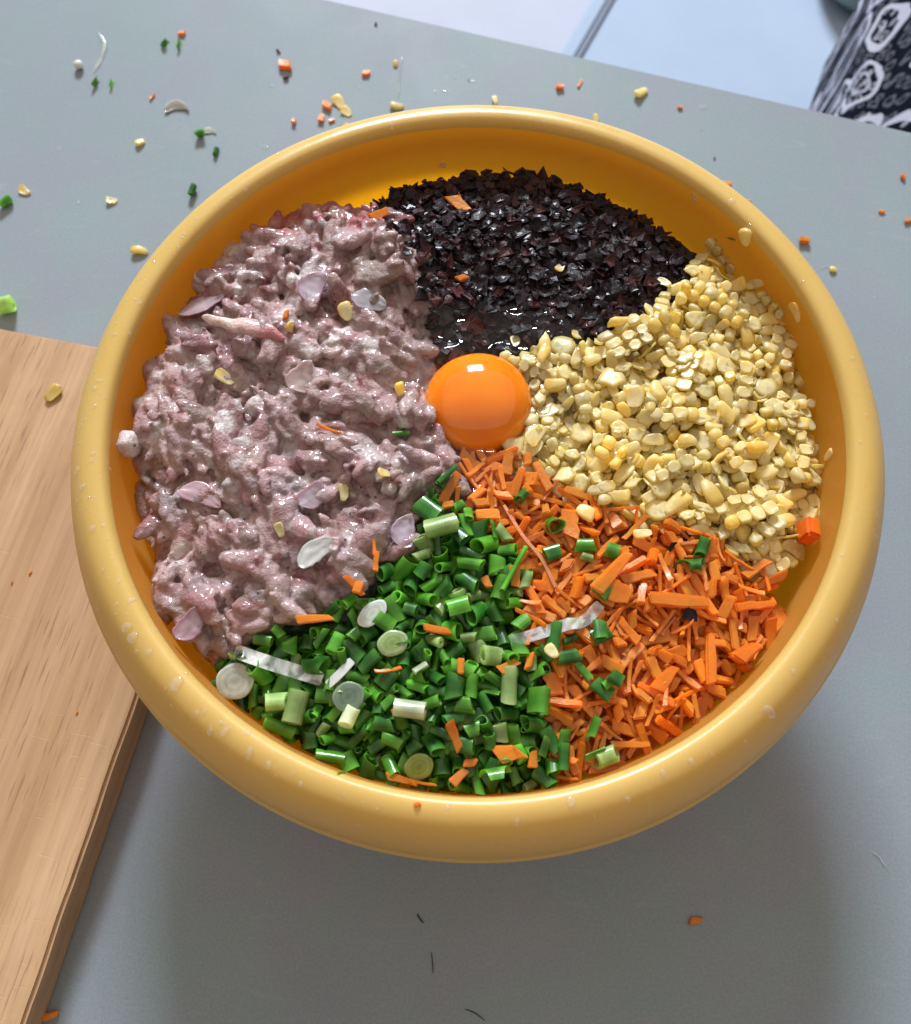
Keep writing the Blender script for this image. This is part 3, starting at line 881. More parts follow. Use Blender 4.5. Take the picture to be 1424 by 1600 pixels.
def scallion(look=None, col=None, R_=None, L_=None, squash=None, arc=None):
    look = look or rng.choice(['tube', 'half', 'ribbon'], p=[.80, .12, .08])
    col = col or rng.choice(['dark green', 'bright green', 'pale green'], p=[.50, .42, .08])
    co_, ci_ = GREENS[col]
    co_ = np.array(co_) * rng.uniform(.75, 1.3); ci_ = np.array(ci_) * rng.uniform(.8, 1.2)
    R_ = R_ or rng.uniform(.0015, .0034); L_ = L_ or rng.uniform(.0042, .0092); th = .00045 + (.0008 if col in ('pale green', 'white') else 0)
    squash = squash or rng.uniform(.55, 1.0)
    arc = arc or {'tube': 2 * math.pi, 'half': rng.uniform(2.4, 4.2), 'ribbon': rng.uniform(.9, 1.7)}[look]
    n = 16 if look == 'tube' else 10
    closed = look == 'tube'
    v, f, t = [], [], []
    sk = rng.uniform(-.5, .5); ph = rng.uniform(0, 6.28)
    m = n if closed else n + 1
    dent = rng.uniform(0, .12)
    nl = 4
    rows = []
    for lay, rr in ((0, R_), (1, R_ - th)):
        for k in range(nl):
            z0 = (k / (nl - 1) - .5) * L_
            row = []
            for i in range(m):
                a_ = arc * i / n
                r_ = rr * (1 + dent * math.sin(3 * a_ + ph)) 
                x, y = r_ * math.cos(a_), r_ * math.sin(a_) * squash
                row.append(len(v)); v.append((x, y, z0 + sk * x * (2 * k / (nl - 1) - 1) + rng.normal() * .00004))
                cc_ = co_ if lay == 0 else ci_
                if k in (0, nl - 1): cc_ = cc_ * .6 + ci_ * .6
                t.append(cc_)
            rows.append(row)
    def quads(r1, r2, flip):
        for i in range(m if closed else m - 1):
            i2 = (i + 1) % m
            q = (r1[i], r1[i2], r2[i2], r2[i]); f.append(q[::-1] if flip else q)
    for k in range(nl - 1): quads(rows[k], rows[k + 1], False); quads(rows[nl + k], rows[nl + k + 1], True)
    quads(rows[0], rows[nl], True); quads(rows[nl - 1], rows[2 * nl - 1], False)
    if not closed:
        for k in range(nl - 1):
            f.append((rows[k][0], rows[k + 1][0], rows[nl + k + 1][0], rows[nl + k][0]))
            f.append((rows[k][-1], rows[nl + k][-1], rows[nl + k + 1][-1], rows[k + 1][-1]))
    me = mesh_from('scallion_' + look, v, f, M['scallion'], np.array(t))
    bm = bmesh.new(); bm.from_mesh(me)
    for e in bm.edges:
        if len(e.link_faces) == 2 and e.calc_face_angle(0) > .9: e.smooth = False
    bm.to_mesh(me); bm.free()
    return Shape(me, 'scallion', (look, col))
def disc(R_, Th, col, edge, mat, name, kind='scallion', look='round', el=1.0, cup=0.0, rings=5):
    n = 30; v, f, t = [], [], []
    prof_ = [(0, 1), (.35, 1.0), (.45, .93), (.7, 1.0), (.78, .92), (.95, .95), (1, .5), (1, -.5), (.93, -1), (0, -1)]
    for (r_, z_) in prof_:
        for i in range(n):
            a_ = 2 * math.pi * i / n
            rr = R_ * max(r_, .001) * (1 + .03 * math.sin(2 * a_ + 1) + .02 * math.sin(5 * a_))
            x, y = rr * math.cos(a_), rr * math.sin(a_) * el
            v.append((x, y, z_ * Th / 2 + cup * (x * x + y * y)))
            w = min(1, max(0, (r_ - .6) / .4)); t.append((np.array(col) * (1 - w) + np.array(edge) * w) * (.80 if r_ in (.45, .78) else .72 if r_ == 0 else 1) * (1 + .12 * noise.noise(Vector((x * 260, y * 260, R_ * 999)))))
    for j in range(len(prof_) - 1):
        for i in range(n):
            i2 = (i + 1) % n; f.append((j * n + i, (j + 1) * n + i, (j + 1) * n + i2, j * n + i2))
    return Shape(mesh_from(name, v, f, mat, np.array(t)), kind, look)
def petal(L_, W_, Th, cup, col, edge, mat, name, twist=0.0, tip=.85, kind='shallot'):
    """irregular slice of shallot or onion, with the lines of its layers"""
    nu, nv = 22, 13
    v, f, t = [], [], []
    sd = float(rng.uniform(0, 99)); bend = rng.uniform(-.25, .25)
    for lay in (0, 1):
        for i in range(nu):
            s = i / (nu - 1) * 2 - 1
            w = W_ / 2 * (1 - abs(s) ** rng.choice([2.0, 2.3])) ** .6 * (1 - .3 * s * tip) + W_ * .03
            w *= 1 + .18 * noise.noise(Vector((s * 2.5, sd, 0)))
            for j in range(nv):
                u = j / (nv - 1) * 2 - 1
                x = s * L_ / 2; y = u * w + bend * L_ * s * s + .0004 * noise.noise(Vector((s * 5, u * 2, sd)))
                z = cup * (u * u * W_ * .5 + s * s * L_ * .25) + (Th * (1 - .5 * abs(u)) if lay else 0) + twist * s * u * W_ * .3
                v.append((x, y, z + .00035 * noise.noise(Vector((s * 3, u * 2, sd + 5)))))
                w_ = min(1, abs(u) ** 3 + .32 * (.5 + .5 * math.sin(u * 19 + s * 2)) ** 3)
                t.append((np.array(col) * (1 - w_) + np.array(edge) * w_) * (.82 + .2 * noise.noise(Vector((s * 2, u * 2, sd + 9)))))
    n = nu * nv
    for i in range(nu - 1):
        for j in range(nv - 1):
            k = i * nv + j
            f.append((k, k + 1, k + nv + 1, k + nv)); f.append((n + k, n + k + nv, n + k + nv + 1, n + k + 1))
    bd = [i * nv for i in range(nu)] + [(nu - 1) * nv + j for j in range(1, nv)] + [i * nv + nv - 1 for i in range(nu - 2, -1, -1)] + [j for j in range(nv - 2, 0, -1)]
    for a_, b_ in zip(bd, bd[1:] + bd[:1]): f.append((a_, b_, n + b_, n + a_))
    return Shape(mesh_from(name, v, f, mat, np.array(t)), kind, 'petal')
def strip(pts, W_, Th, mat, name, col, ripple=0.0, kind='shallot'):
    """a limp strip along a local path"""
    P_ = [Vector(p) for p in catmull(pts, 6)] if len(pts) > 2 else [Vector(p) for p in pts]
    v, f = [], []
    n = len(P_)
    for i, p in enumerate(P_):
        d = (P_[min(i + 1, n - 1)] - P_[max(i - 1, 0)]).normalized(); s = Vector((-d.y, d.x, 0)).normalized()
        e = W_ / 2 * (1 if 0 < i < n - 1 else .8)
        rz = ripple * math.sin(i * 1.3)
        for (u, z) in ((-e, 0), (e, 0), (e, Th), (-e, Th)):
            q = p + s * u; v.append((q.x, q.y, q.z + z + rz * (1 if u > 0 else -.5)))
    for i in range(n - 1):
        for k in range(4):
            a_ = i * 4 + k; b_ = i * 4 + (k + 1) % 4; f.append((a_, b_, b_ + 4, a_ + 4))
    f.append((3, 2, 1, 0)); f.append(tuple(4 * (n - 1) + k for k in range(4)))
    return Shape(mesh_from(name, v, f, mat, np.array(col), False), kind, 'strip')

# ------------------------------------------------------------ dropping pieces onto the pile
PIECES = []      # shape, rotation, scale, location, kind, zone
def rest(shape, R, s, x, y, q=1.0, sink=0.0):
    P_ = shape.p @ (R.T * s)
    i = ((P_[:, 0] + x - G0) / GS).astype(int); j = ((P_[:, 1] + y - G0) / GS).astype(int)
    np.clip(i, 0, GN - 1, i); np.clip(j, 0, GN - 1, j)
    gap = H[i, j] - P_[:, 2]
    z = np.quantile(gap, q) if q < 1 else gap.max()
    return z - sink, P_, i, j
def drop(shape, R, s, x, y, kind, zone=None, q=1.0, sink=0.0, own=True):
    z, P_, i, j = rest(shape, R, s, x, y, q, sink)
    top_ = P_[:, 2] + z
    hid = len(PIECES)
    better = top_ > H[i, j]
    np.maximum.at(H, (i, j), top_)
    if own:
        eq = H[i, j] <= top_ + 1e-9
        OWN[i[eq & better], j[eq & better]] = hid
    PIECES.append((shape, R, s, (x, y, float(z)), kind, zone))
    return z
def fill(region, shapes, kind, tilt, n, q=.93, over=.0015, weights=None):
    mk = MASK[region]
    cells = np.argwhere(mk)
    r_ok = GR[cells[:, 0], cells[:, 1]] < (0.872 * RO - .002)
    cells = cells[r_ok]
    for k in range(n):
        c = cells[rng.integers(0, len(cells), 24)]
        deficit = T[c[:, 0], c[:, 1]] - H[c[:, 0], c[:, 1]]
        b = np.argmax(deficit + rng.uniform(0, .0008, 24))
        if deficit[b] < -over: continue
        x = gx[c[b, 0]] + rng.uniform(-GS, GS); y = gx[c[b, 1]] + rng.uniform(-GS, GS)
        sh = shapes[rng.choice(len(shapes), p=weights)]
        s = rng.uniform(.8, 1.38) if kind == 'corn_kernel' else rng.uniform(.85, 1.12)
        best = None
        for _ in range(3):
            R = rand_rot(tilt)
            pass
            if sh.kind == 'scallion':
                R = R @ np.array(Matrix.Rotation(math.pi / 2 + rng.normal() * .45, 3, 'X'))
            z = rest(sh, R, s, x, y, q)[0]
            if best is None or z < best[0]: best = (z, R)
        if best[0] > T[c[b, 0], c[b, 1]] + .0035: continue
        drop(sh, best[1], s, x, y, kind, region, q)

SH = {}
SH['fungus'] = [fungus() for _ in range(40)]
SH['kernel'] = [corn_kernel() for _ in range(40)] + [corn_flake() for _ in range(46)]
SH['cluster'] = [corn_cluster(*rc, curve=rng.uniform(.4, 1.2)) for rc in ((1, 3), (2, 3), (1, 4), (2, 2), (2, 4), (1, 2), (3, 3), (1, 5), (2, 5), (1, 3), (2, 3), (1, 4), (2, 2), (1, 2))]
SH['carrot'] = [carrot() for _ in range(44)]
SH['scallion'] = [scallion() for _ in range(48)]
fill('fungus', SH['fungus'], 'fungus', .5, 3600, .88)
fill('corn', SH['kernel'], 'corn_kernel', .6, 480)
fill('corn', SH['cluster'], 'corn_cluster', .45, 190, .86, .003)
fill('corn', SH['kernel'], 'corn_kernel', .6, 420, .93, .003)
fill('carrot', SH['carrot'], 'carrot', .38, 1300)
fill('scallion', SH['scallion'], 'scallion', .35, 1300)

# strays from one heap in the next
def stray(n, poly, shapes, kind, tilt=.3):
    pl = [tuple(at(x, y, ZF)[:2]) for x, y in poly]
    cells = np.argwhere(in_poly(pl, GX, GY))
    for c in cells[rng.choice(len(cells), n)]:
        sh = shapes[rng.integers(len(shapes))]
        R = rand_rot(tilt)
        if sh.kind == 'scallion': R = R @ np.array(Matrix.Rotation(math.pi / 2, 3, 'X'))
        drop(sh, R, rng.uniform(.7, 1), gx[c[0]], gx[c[1]], kind, 'stray', .9)
stray(16, [(850,850),(960,870),(960,1100),(890,1190),(860,1100)], SH['scallion'], 'scallion')
stray(9, [(560,930),(850,900),(850,1180),(620,1180)], SH['carrot'], 'carrot')
stray(14, [(580,350),(700,400),(690,520),(660,480)], SH['fungus'], 'fungus')

# ------------------------------------------------------------ things placed where the photograph shows them
def xy_on(px, py):
    z = .1
    for _ in range(6):
        p = at(px, py, z); z = float(sample(H, p.x, p.y))
    return p.x, p.y
SPECIAL = []
def put(shape, px, py, name, label, cat, rz=0.0, tilt=0.0, s=1.0, q=.9, sink=.0003, base=None, tdir=0.0, group=None):
    x, y = xy_on(px, py)
    R = np.array(Matrix.Rotation(rz, 3, 'Z') @ Matrix.Rotation(tdir, 3, 'Z') @ Matrix.Rotation(tilt, 3, 'X') @ Matrix.Rotation(-tdir, 3, 'Z'))
    if base == 'tube': R = R @ np.array(Matrix.Rotation(math.pi / 2, 3, 'Y'))
    z = drop(shape, R, s, x, y, 'special', None, q, sink, own=False)
    PIECES.pop()
    place(shape, R, s, (x, y, z), name, label, cat, group)
def place(shape, R, s, loc, name, label, cat, group=None):
    o = link(name, shape.mesh)
    o.matrix_world = Matrix.Translation(loc) @ Matrix([list(r) for r in R]).to_4x4() @ Matrix.Scale(s, 4)
    if label: tag(o, label, cat, group)
    return o
PINKW, PURP, WHT = (.62, .50, .54), (.42, .20, .28), (.78, .78, .74)
S_ = lambda L_, W_, cup=.10, col=PINKW, edge=PURP, Th=.0009, tw=.3: petal(L_, W_, Th, cup, col, edge, M['shallot'], 'shallot_slice', tw)
for (px, py, L_, W_, rz, tl, col, edge, lab) in (
    (318, 481, .021, .009, .55, -.35, PINKW, (.5, .3, .38), 'long pale shallot slice at the upper left edge of the minced pork'),
    (487, 452, .015, .010, 1.2, .2, (.66, .58, .66), PURP, 'purple-edged shallot slice with rings on the upper middle of the pork'),
    (577, 465, .015, .0080, -.35, .2, (.66, .62, .68), (.6, .5, .6), 'smooth lilac shallot slice on the pork near the black wood ear'),
    (475, 592, .014, .0100, 1.0, .45, (.78, .60, .58), (.7, .42, .42), 'cupped pink shallot piece in the middle of the minced pork'),
    (316, 770, .018, .0075, -.35, .1, (.82, .58, .62), (.68, .35, .44), 'flat rosy shallot slice on the lower left of the minced pork'),
    (497, 865, .0165, .0072, .65, .1, (.85, .84, .80), (.8, .8, .76), 'white onion slice on the pork just above the scallions'),
    (630, 833, .013, .0085, 1.45, .35, (.70, .58, .68), (.55, .36, .5), 'lilac shallot petal standing between pork and scallions'),
    (489, 775, .012, .0080, .9, .3, (.68, .55, .62), PURP, 'lilac shallot wedge on the pork beside a yellow corn bit'),
    (300, 978, .013, .0080, 1.1, .45, (.60, .42, .50), PURP, 'purple shallot petal at the bottom edge of the minced pork'),
    (208, 705, .010, .0085, .2, .3, (.74, .70, .72), (.7, .66, .68), 'round lump of white fat hanging at the left edge of the pork')):
    if 'lump' in lab:
        v, f = ICO2[0] * np.array([.0055, .005, .0045]), ICO2[1]
        v = v * (1 + .45 * np.array([noise.noise(Vector(p) * 260) for p in v]))[:, None]
        put(Shape(mesh_from('fat_lump', v, f, M['meat'], np.array((.66, .62, .60))), 'fat', 'x'), px, py, 'fat_lump', lab, 'fat', sink=.001)
    else: put(S_(L_, W_, .12, tuple(.86 * c for c in col), tuple(.85 * c for c in edge)), px, py, 'shallot_slice', lab, 'shallot', rz, tl, sink=.0009, q=.93)
# fat rind strip
v, f = ico(4)
v = v * np.array([.0170, .0032, .0024]); s_ = v[:, 0] / .017
v[:, 1] += .0022 * s_ ** 2 * np.sign(-s_) ; v[:, 1] *= 1 + .25 * s_
v = v + .0011 * np.array([[noise.noise(Vector(p) * 190 + Vector((k, 0, 0))) for k in (0, 5, 9)] for p in v])
w_ = np.clip((s_ + .1) * 1.4, 0, 1)[:, None]
put(Shape(mesh_from('pork_strip', v, f, M['meat'], np.array([.78, .66, .58]) * (1 - w_) + np.array([.52, .20, .21]) * w_), 'meat', 'strip'), 385, 522, 'pork_strip', 'long pale strip of pork fat with a pink end, in the upper pork', 'pork', -.12, .1, q=.9, sink=.0008)
CK = lambda: corn_kernel()
for (px, py, rz, tl, s, lab) in (
    (540, 489, .3, .2, 1.0, 'cut corn kernel on the pork beside the lilac shallot slice'),
    (352, 590, 1.1, .3, .95, 'greyish corn kernel pressed into the left of the pork'),
    (625, 612, .35, .9, .75, 'thin yellow corn husk bit on the pork left of the egg yolk'),
    (604, 740, 1.9, .9, .8, 'yellow corn sliver on the pork below left of the egg yolk'),
    (541, 776, .1, .2, .8, 'bright yellow corn bit in the lower middle of the pork'),
    (438, 829, .4, .3, .7, 'dull corn bit sunk in a hollow of the lower pork'),
    (457, 516, 1.5, 1.1, .75, 'upright yellow corn sliver at the end of the pork fat strip')):
    put(CK(), px, py, 'corn_kernel', lab, 'corn kernel', rz, tl, s, .85)
for (px, py, look, rz, tl, s, lab) in (
    (448, 495, 'chunk', 1.4, .2, .55, 'tiny carrot chip above the fat strip on the pork'),
    (516, 675, 'sliver', -.35, .1, .85, 'thin carrot sliver in the middle of the minced pork'),
    (586, 858, 'sliver', 1.7, .3, .65, 'upright carrot sliver where pork meets scallions'),
    (591, 887, 'stick', 1.55, .3, .62, 'short carrot stick standing on the scallions below the sliver'),
    (560, 918, 'chunk', 1.3, .2, .75, 'peach carrot chip on the scallions beside the pork edge'),
    (495, 972, 'stick', .1, .1, .9, 'orange carrot stick between pork and scallions, lower left'),
    (683, 986, 'stick', -.15, .1, .95, 'orange carrot stick lying across the middle of the scallions'),
    (796, 1178, 'slice', .15, .1, 1.25, 'broad carrot slice on the scallions near the front rim'),
    (735, 1192, 'chunk', .1, .1, .85, 'pale carrot cube on the scallions near the front rim'),
    (833, 1187, 'chunk', 1.5, .2, .75, 'small upright carrot chip right of the broad carrot slice'),
    (718, 1216, 'chunk', .8, .2, .95, 'orange carrot chunk against the front wall of the basin'),
    (628, 1219, 'stick', -.2, .1, .7, 'small carrot stick against the front wall below the scallions'),
    (662, 1226, 'sliver', -.1, .1, 1.0, 'flat pale carrot sliver lying along the front wall'),
    (700, 802, 'chunk', .3, .1, .7, 'orange carrot cube at the top tip of the scallions'),
    (718, 320, 'slice', -.85, .1, 1.1, 'brown-orange carrot slice lying on the wood ear heap'),
    (592, 336, 'slice', .5, .3, .85, 'dull carrot slice between the pork and the wood ear'),
    (1042, 357, 'stick', -.85, .2, .85, 'carrot stick at the far right edge of the wood ear heap'),
    (722, 437, 'chunk', .4, .2, .7, 'brownish carrot chip among the reddish wood ear bits'),
    (1055, 945, 'stick', -.05, .1, 1.5, 'big carrot stick lying level on the carrot heap'),
    (965, 935, 'slice', -.4, .2, 1.35, 'wide pale carrot slice in the middle of the carrot heap'),
    (955, 897, 'stick', .85, .25, 1.3, 'long carrot stick pointing up to the corn'),
    (1108, 1030, 'stick', 1.55, .1, 1.45, 'long upright carrot stick at the right of the carrot heap'),
    (1040, 1060, 'slice', .9, .2, 1.25, 'wide carrot slice leaning on the heap near the front rim'),
    (985, 1163, 'sliver', .05, .1, 1.5, 'long carrot sliver on the front wall below the carrot heap'),
    (1165, 1020, 'chunk', .6, .1, 1.35, 'big carrot chunk at the lower right edge of the carrots')):
    put(carrot(look), px, py, 'carrot_' + look, lab, 'carrot', rz, tl, s, .9)
SC = scallion
for (px, py, shp, rz, tl, base_, lab) in (
    (865, 823, SC('tube', 'bright green', .0033, .0058, .8), .6, .5, None, 'hollow green scallion ring lying on the carrots near the corn'),
    (817, 775, SC('tube', 'dark green', .002, .005, .9), .9, .3, 'tube', 'small dark scallion ring on the upper tip of the carrots'),
    (1080, 889, SC('half', 'dark green', .0040, .0075, .7), .1, .2, 'tube', 'flat dark green scallion piece on the right of the carrot heap'),
    (1095, 858, SC('tube', 'dark green', .0026, .0080, .8), 1.2, .2, 'tube', 'dark scallion tube between the carrots and the corn'),
    (866, 996, SC('half', 'dark green', .0042, .0080, .6), 1.4, .2, 'tube', 'dark green scallion flap lying over the onion strip'),
    (842, 1097, SC('tube', 'bright green', .0047, .0085, .75), 1.5, .5, 'tube', 'wide bright green scallion tube with an open top'),
    (795, 1073, SC('tube', 'pale green', .0032, .0105, .85), 1.55, .2, 'tube', 'pale see-through scallion tube right of the green heap middle'),
    (717, 955, SC('half', 'bright green', .0045, .0090, .8), .3, .2, 'tube', 'broad glossy bright green scallion piece near the heap top'),
    (783, 920, SC('half', 'bright green', .0040, .0085, .8), 1.3, .2, 'tube', 'broad green scallion piece standing beside the carrots'),
    (775, 1217, SC('half', 'bright green', .0042, .0080, .8), .2, .3, 'tube', 'bright green scallion piece against the front wall of the basin'),
    (937, 1187, SC('tube', 'pale green', .0038, .0085, .8), .4, .2, 'tube', 'pale green scallion chunk on the front wall below the carrots'),
    (930, 1140, SC('half', 'bright green', .0030, .0085, .8), 1.2, .3, 'tube', 'curled green scallion piece on the lower carrots'),
    (880, 1183, SC('tube', 'dark green', .0024, .0090, .8), 1.5, .3, 'tube', 'dark upright scallion tube between scallions and carrots'),
    (935, 1187, SC('ribbon', 'bright green', .0040, .0060, .8), .4, .2, 'tube', 'thin green scallion ribbon on the front wall by the carrots'),
    (640, 1108, SC('tube', 'white', .0034, .0110, .9), -.1, .2, 'tube', 'pale white-green scallion stub in the middle of the lower scallions'),
    (466, 1108, SC('tube', 'pale green', .0040, .0115, .9), 1.4, .3, 'tube', 'fat yellowish scallion stub near the lower left wall'),
    (436, 1100, SC('tube', 'pale green', .0035, .0080, .9), .1, .2, 'tube', 'short yellowish scallion stub beside the white round'),
    (548, 1120, SC('tube', 'white', .0030, .0070, .9), 1.2, .4, 'tube', 'small whitish scallion stub below the translucent round'),
    (690, 830, SC('tube', 'pale green', .0040, .0110, .9), .3, .2, 'tube', 'pale green scallion stub at the upper edge of the scallion heap'),
    (660, 1048, SC('half', 'white', .0032, .0055, .7), .6, .1, 'tube', 'small square white scallion chip in the middle of the heap'),
    (628, 683, SC('half', 'bright green', .0024, .0050, .7), .1, .2, 'tube', 'green scallion bit on the pork left of the yolk'),
    (520, 1184, SC('tube', 'bright green', .0026, .0115, .85), -.1, .1, 'tube', 'long green scallion tube lying along the front left wall'),
    (440, 1138, SC('tube', 'bright green', .0028, .0100, .85), -.35, .1, 'tube', 'green scallion tube against the lower left wall'),
    (804, 890, SC('half', 'bright green', .0024, .0190, .5), 1.1, .1, 'tube', 'long pointed scallion leaf at the right top of the scallion heap'),
    (700, 745, SC('half', 'dark green', .0030, .0080, .5), .8, .1, 'tube', 'dark scallion piece sunk in egg white below the yolk'),
    (1145, 372, SC('ribbon', 'dark green', .0024, .0040, .5), 2.2, .2, 'tube', 'dark green scallion fleck on the right wall of the basin')):
    if py == 372: continue
    put(shp, px, py, 'scallion_piece', lab, 'scallion', rz, tl, base=base_, q=.85)
put(disc(.0066, .0016, (.72, .76, .66), (.80, .84, .76), M['scallion'], 'scallion_round'), 368, 1065, 'scallion_round', 'large flat white scallion round at the left end of the scallions', 'scallion', 0, .15)
put(disc(.0060, .0010, (.66, .72, .62), (.86, .88, .82), M['shallot'], 'scallion_round', el=.62), 583, 961, 'scallion_round', 'translucent white oval onion ring on the upper scallions', 'scallion', .75, .1)
put(disc(.0054, .0022, (.42, .58, .20), (.62, .72, .45), M['scallion'], 'scallion_round', el=.85), 615, 1008, 'scallion_round', 'pale green scallion round in the middle of the scallion heap', 'scallion', .3, .1)
put(disc(.0055, .0010, (.20, .30, .20), (.34, .45, .32), M['scallion'], 'scallion_round', el=.95), 546, 1090, 'scallion_round', 'thin dull translucent scallion round on the lower scallions', 'scallion', .3, .1)
put(disc(.0050, .0018, (.30, .42, .08), (.40, .52, .15), M['scallion'], 'scallion_round', el=.9), 655, 1198, 'scallion_round', 'olive scallion bulb slice by the front wall', 'scallion', .3, .3)
put(strip([(-.016, .0045, 0), (-.005, .0010, .0012), (.006, -.002, .0008), (.016, -.0045, 0)], .0050, .0005, M['film'], 'onion_strip', WHT, .0003), 436, 1040, 'onion_strip', 'translucent ribbed onion strip lying on the left scallions', 'onion')
put(strip([(-.016, -.0060, 0), (-.006, -.003, .0010), (.004, .0005, .0012), (.010, .002, .0008), (.016, .0085, 0)], .0042, .0006, M['film'], 'onion_strip', WHT, .0004), 870, 976, 'onion_strip', 'translucent zigzag onion strip bridging scallions and carrots', 'onion')
put(strip([(-.004, -.004, 0), (0, 0, .0004), (.004, .005, 0)], .0030, .0006, M['shallot'], 'onion_chip', WHT), 535, 1058, 'onion_chip', 'small white onion chip standing in the scallions', 'onion')
put(strip([(-.013, .015, 0), (-.006, .003, .001), (.001, -.006, .0012), (.006, -.016, 0)], .0012, .0008, M['carrot'], 'carrot_shred', (.88, .42, .2)), 842, 852, 'carrot_shred', 'long thin pale carrot thread running beside the scallions', 'carrot')
for (px, py, rc, rz, s, lab) in (
    (1222, 540, (2, 5), 1.15, 1.0, 'long slab of joined corn kernels against the right wall'),
    (1255, 705, (1, 5), 1.5, 1.1, 'upright row of joined corn kernels at the right wall, below the slab'),
    (903, 628, (1, 4), -1.3, 1.0, 'row of joined corn kernels right of the egg yolk'),
    (1050, 740, (1, 3), .5, 1.15, 'three joined corn kernels in the middle of the lower corn'),
    (1160, 800, (2, 4), .4, 1.1, 'thick lump of joined corn kernels at the lower right of the corn'),
    (1195, 835, (1, 3), .7, 1.1, 'wedge of sheared corn kernels above the carrot heap'),
    (1035, 525, (2, 2), .7, 1.1, 'whitish lump of joined kernels beside the wood ear'),
    (1120, 480, (2, 5), -.6, 1.0, 'long yellow slab of joined kernels at the top of the corn'),
    (1060, 640, (2, 3), .1, 1.05, 'torn pale lump of kernels in the middle of the corn'),
    (1130, 705, (1, 4), -1.0, .9, 'slanting yellow row of joined kernels in the right of the corn'),
    (935, 768, (1, 3), -1.2, 1.0, 'stack of three yellow kernels at the edge of the carrots'),
    (955, 715, (2, 2), .9, 1.0, 'pale knot of kernels in the lower left corn')):
    put(corn_cluster(*rc, curve=.7), px, py, 'corn_cluster', lab, 'corn cluster', rz, rng.normal() * .2, s, .85)
for (px, py, s, lab) in (
    (1186, 700, 1.25, 'big smooth white kernel in the right of the corn'), (985, 705, .9, 'round white kernel in the lower left of the corn'),
    (903, 524, .75, 'square yellow kernel lying on the wood ear by the corn'), (850, 540, .9, 'pale kernel on the wet wood ear above the corn tip'),
    (848, 558, .95, 'translucent kernel right above the tip of the corn'), (806, 536, .8, 'pale kernel sliver in the egg white above the yolk'),
    (940, 762, 1.1, 'glossy yellow kernel just above the carrots'), (915, 803, 1.1, 'yellow kernel lying on the carrots'),
    (1132, 645, 1.0, 'bright yellow kernel right of the torn lump'), (1073, 690, 1.0, 'yellow oval kernel on the middle of the corn'),
    (836, 680, 1.15, 'large round kernel touching the lower right of the yolk'), (1035, 448, .7, 'pale corn wedge on the right of the wood ear'),
    (876, 418, .6, 'tiny curled corn bit in the middle of the wood ear'), (862, 1018, .7, 'whitish kernel between onion strip and carrots'),
    (1002, 838, .75, 'small white kernel among the upper carrots')):
    put(corn_kernel(), px, py, 'corn_kernel', lab, 'corn kernel', rng.uniform(0, 6), rng.normal() * .25, s, .88)
redf = [fungus('red') for _ in range(8)]
k_ = 0
for (px, py) in ((690, 430), (700, 412), (670, 400), (715, 455), (742, 520), (655, 405), (700, 445), (735, 488), (680, 470), (726, 510)):
    put(redf[k_ % 8], px, py, 'wood_ear_shred', 'reddish wet wood ear shred where the black heap meets the pork', 'wood ear', rng.uniform(0, 6), rng.uniform(.2, .9), 1.1, .9, group='reddish wood ear shreds beside the pork')
    k_ += 1
put(fungus('red'), 838, 640 + 3, 'wood_ear_shred', 'x', 'x') if False else None
put(fungus(), 1072, 968, 'wood_ear_shred', 'single dark wood ear crumb on the carrots', 'wood ear', 0, .2, 1)
put(fungus(), 1043, 863, 'wood_ear_shred', 'dark wood ear crumb among the upper carrots near the corn', 'wood ear', 1, .6, 1)

# ------------------------------------------------------------ link the dropped pieces
vis = np.bincount(OWN[OWN >= 0].ravel(), minlength=len(PIECES))
ZONES = {
 'fungus': [((840, 255), 'along the far wall'), ((640, 330), 'near the pork'), ((800, 400), 'in the heap middle'), ((1030, 400), 'near the far right wall'), ((960, 500), 'beside the corn'), ((740, 530), 'in the wet patch above the yolk')],
 'corn_kernel': [((1130, 460), 'at the top of the corn heap'), ((1230, 600), 'by the right wall'), ((960, 560), 'beside the wood ear'), ((870, 640), 'beside the egg yolk'), ((1050, 650), 'in the middle of the corn'), ((1000, 770), 'just above the carrots'), ((1200, 800), 'at the lower right of the corn')],
 'carrot': [((790, 760), 'below the egg yolk'), ((950, 830), 'just below the corn'), ((1150, 900), 'near the right wall'), ((870, 950), 'beside the scallions'), ((1020, 960), 'in the middle of the carrots'), ((1000, 1120), 'near the front rim')],
 'scallion': [((720, 820), 'at the top of the scallions'), ((560, 960), 'along the edge of the pork'), ((430, 1080), 'at the left end of the scallions'), ((830, 900), 'beside the upper carrots'), ((690, 1020), 'in the middle of the scallions'), ((620, 1170), 'near the front rim'), ((850, 1120), 'beside the lower carrots')],
}
ZW = {k: [(at(*p, ZF), t) for p, t in v] for k, v in ZONES.items()}
def zone_of(kind, x, y):
    return min(ZW[kind], key=lambda q: (q[0].x - x) ** 2 + (q[0].y - y) ** 2)[1]
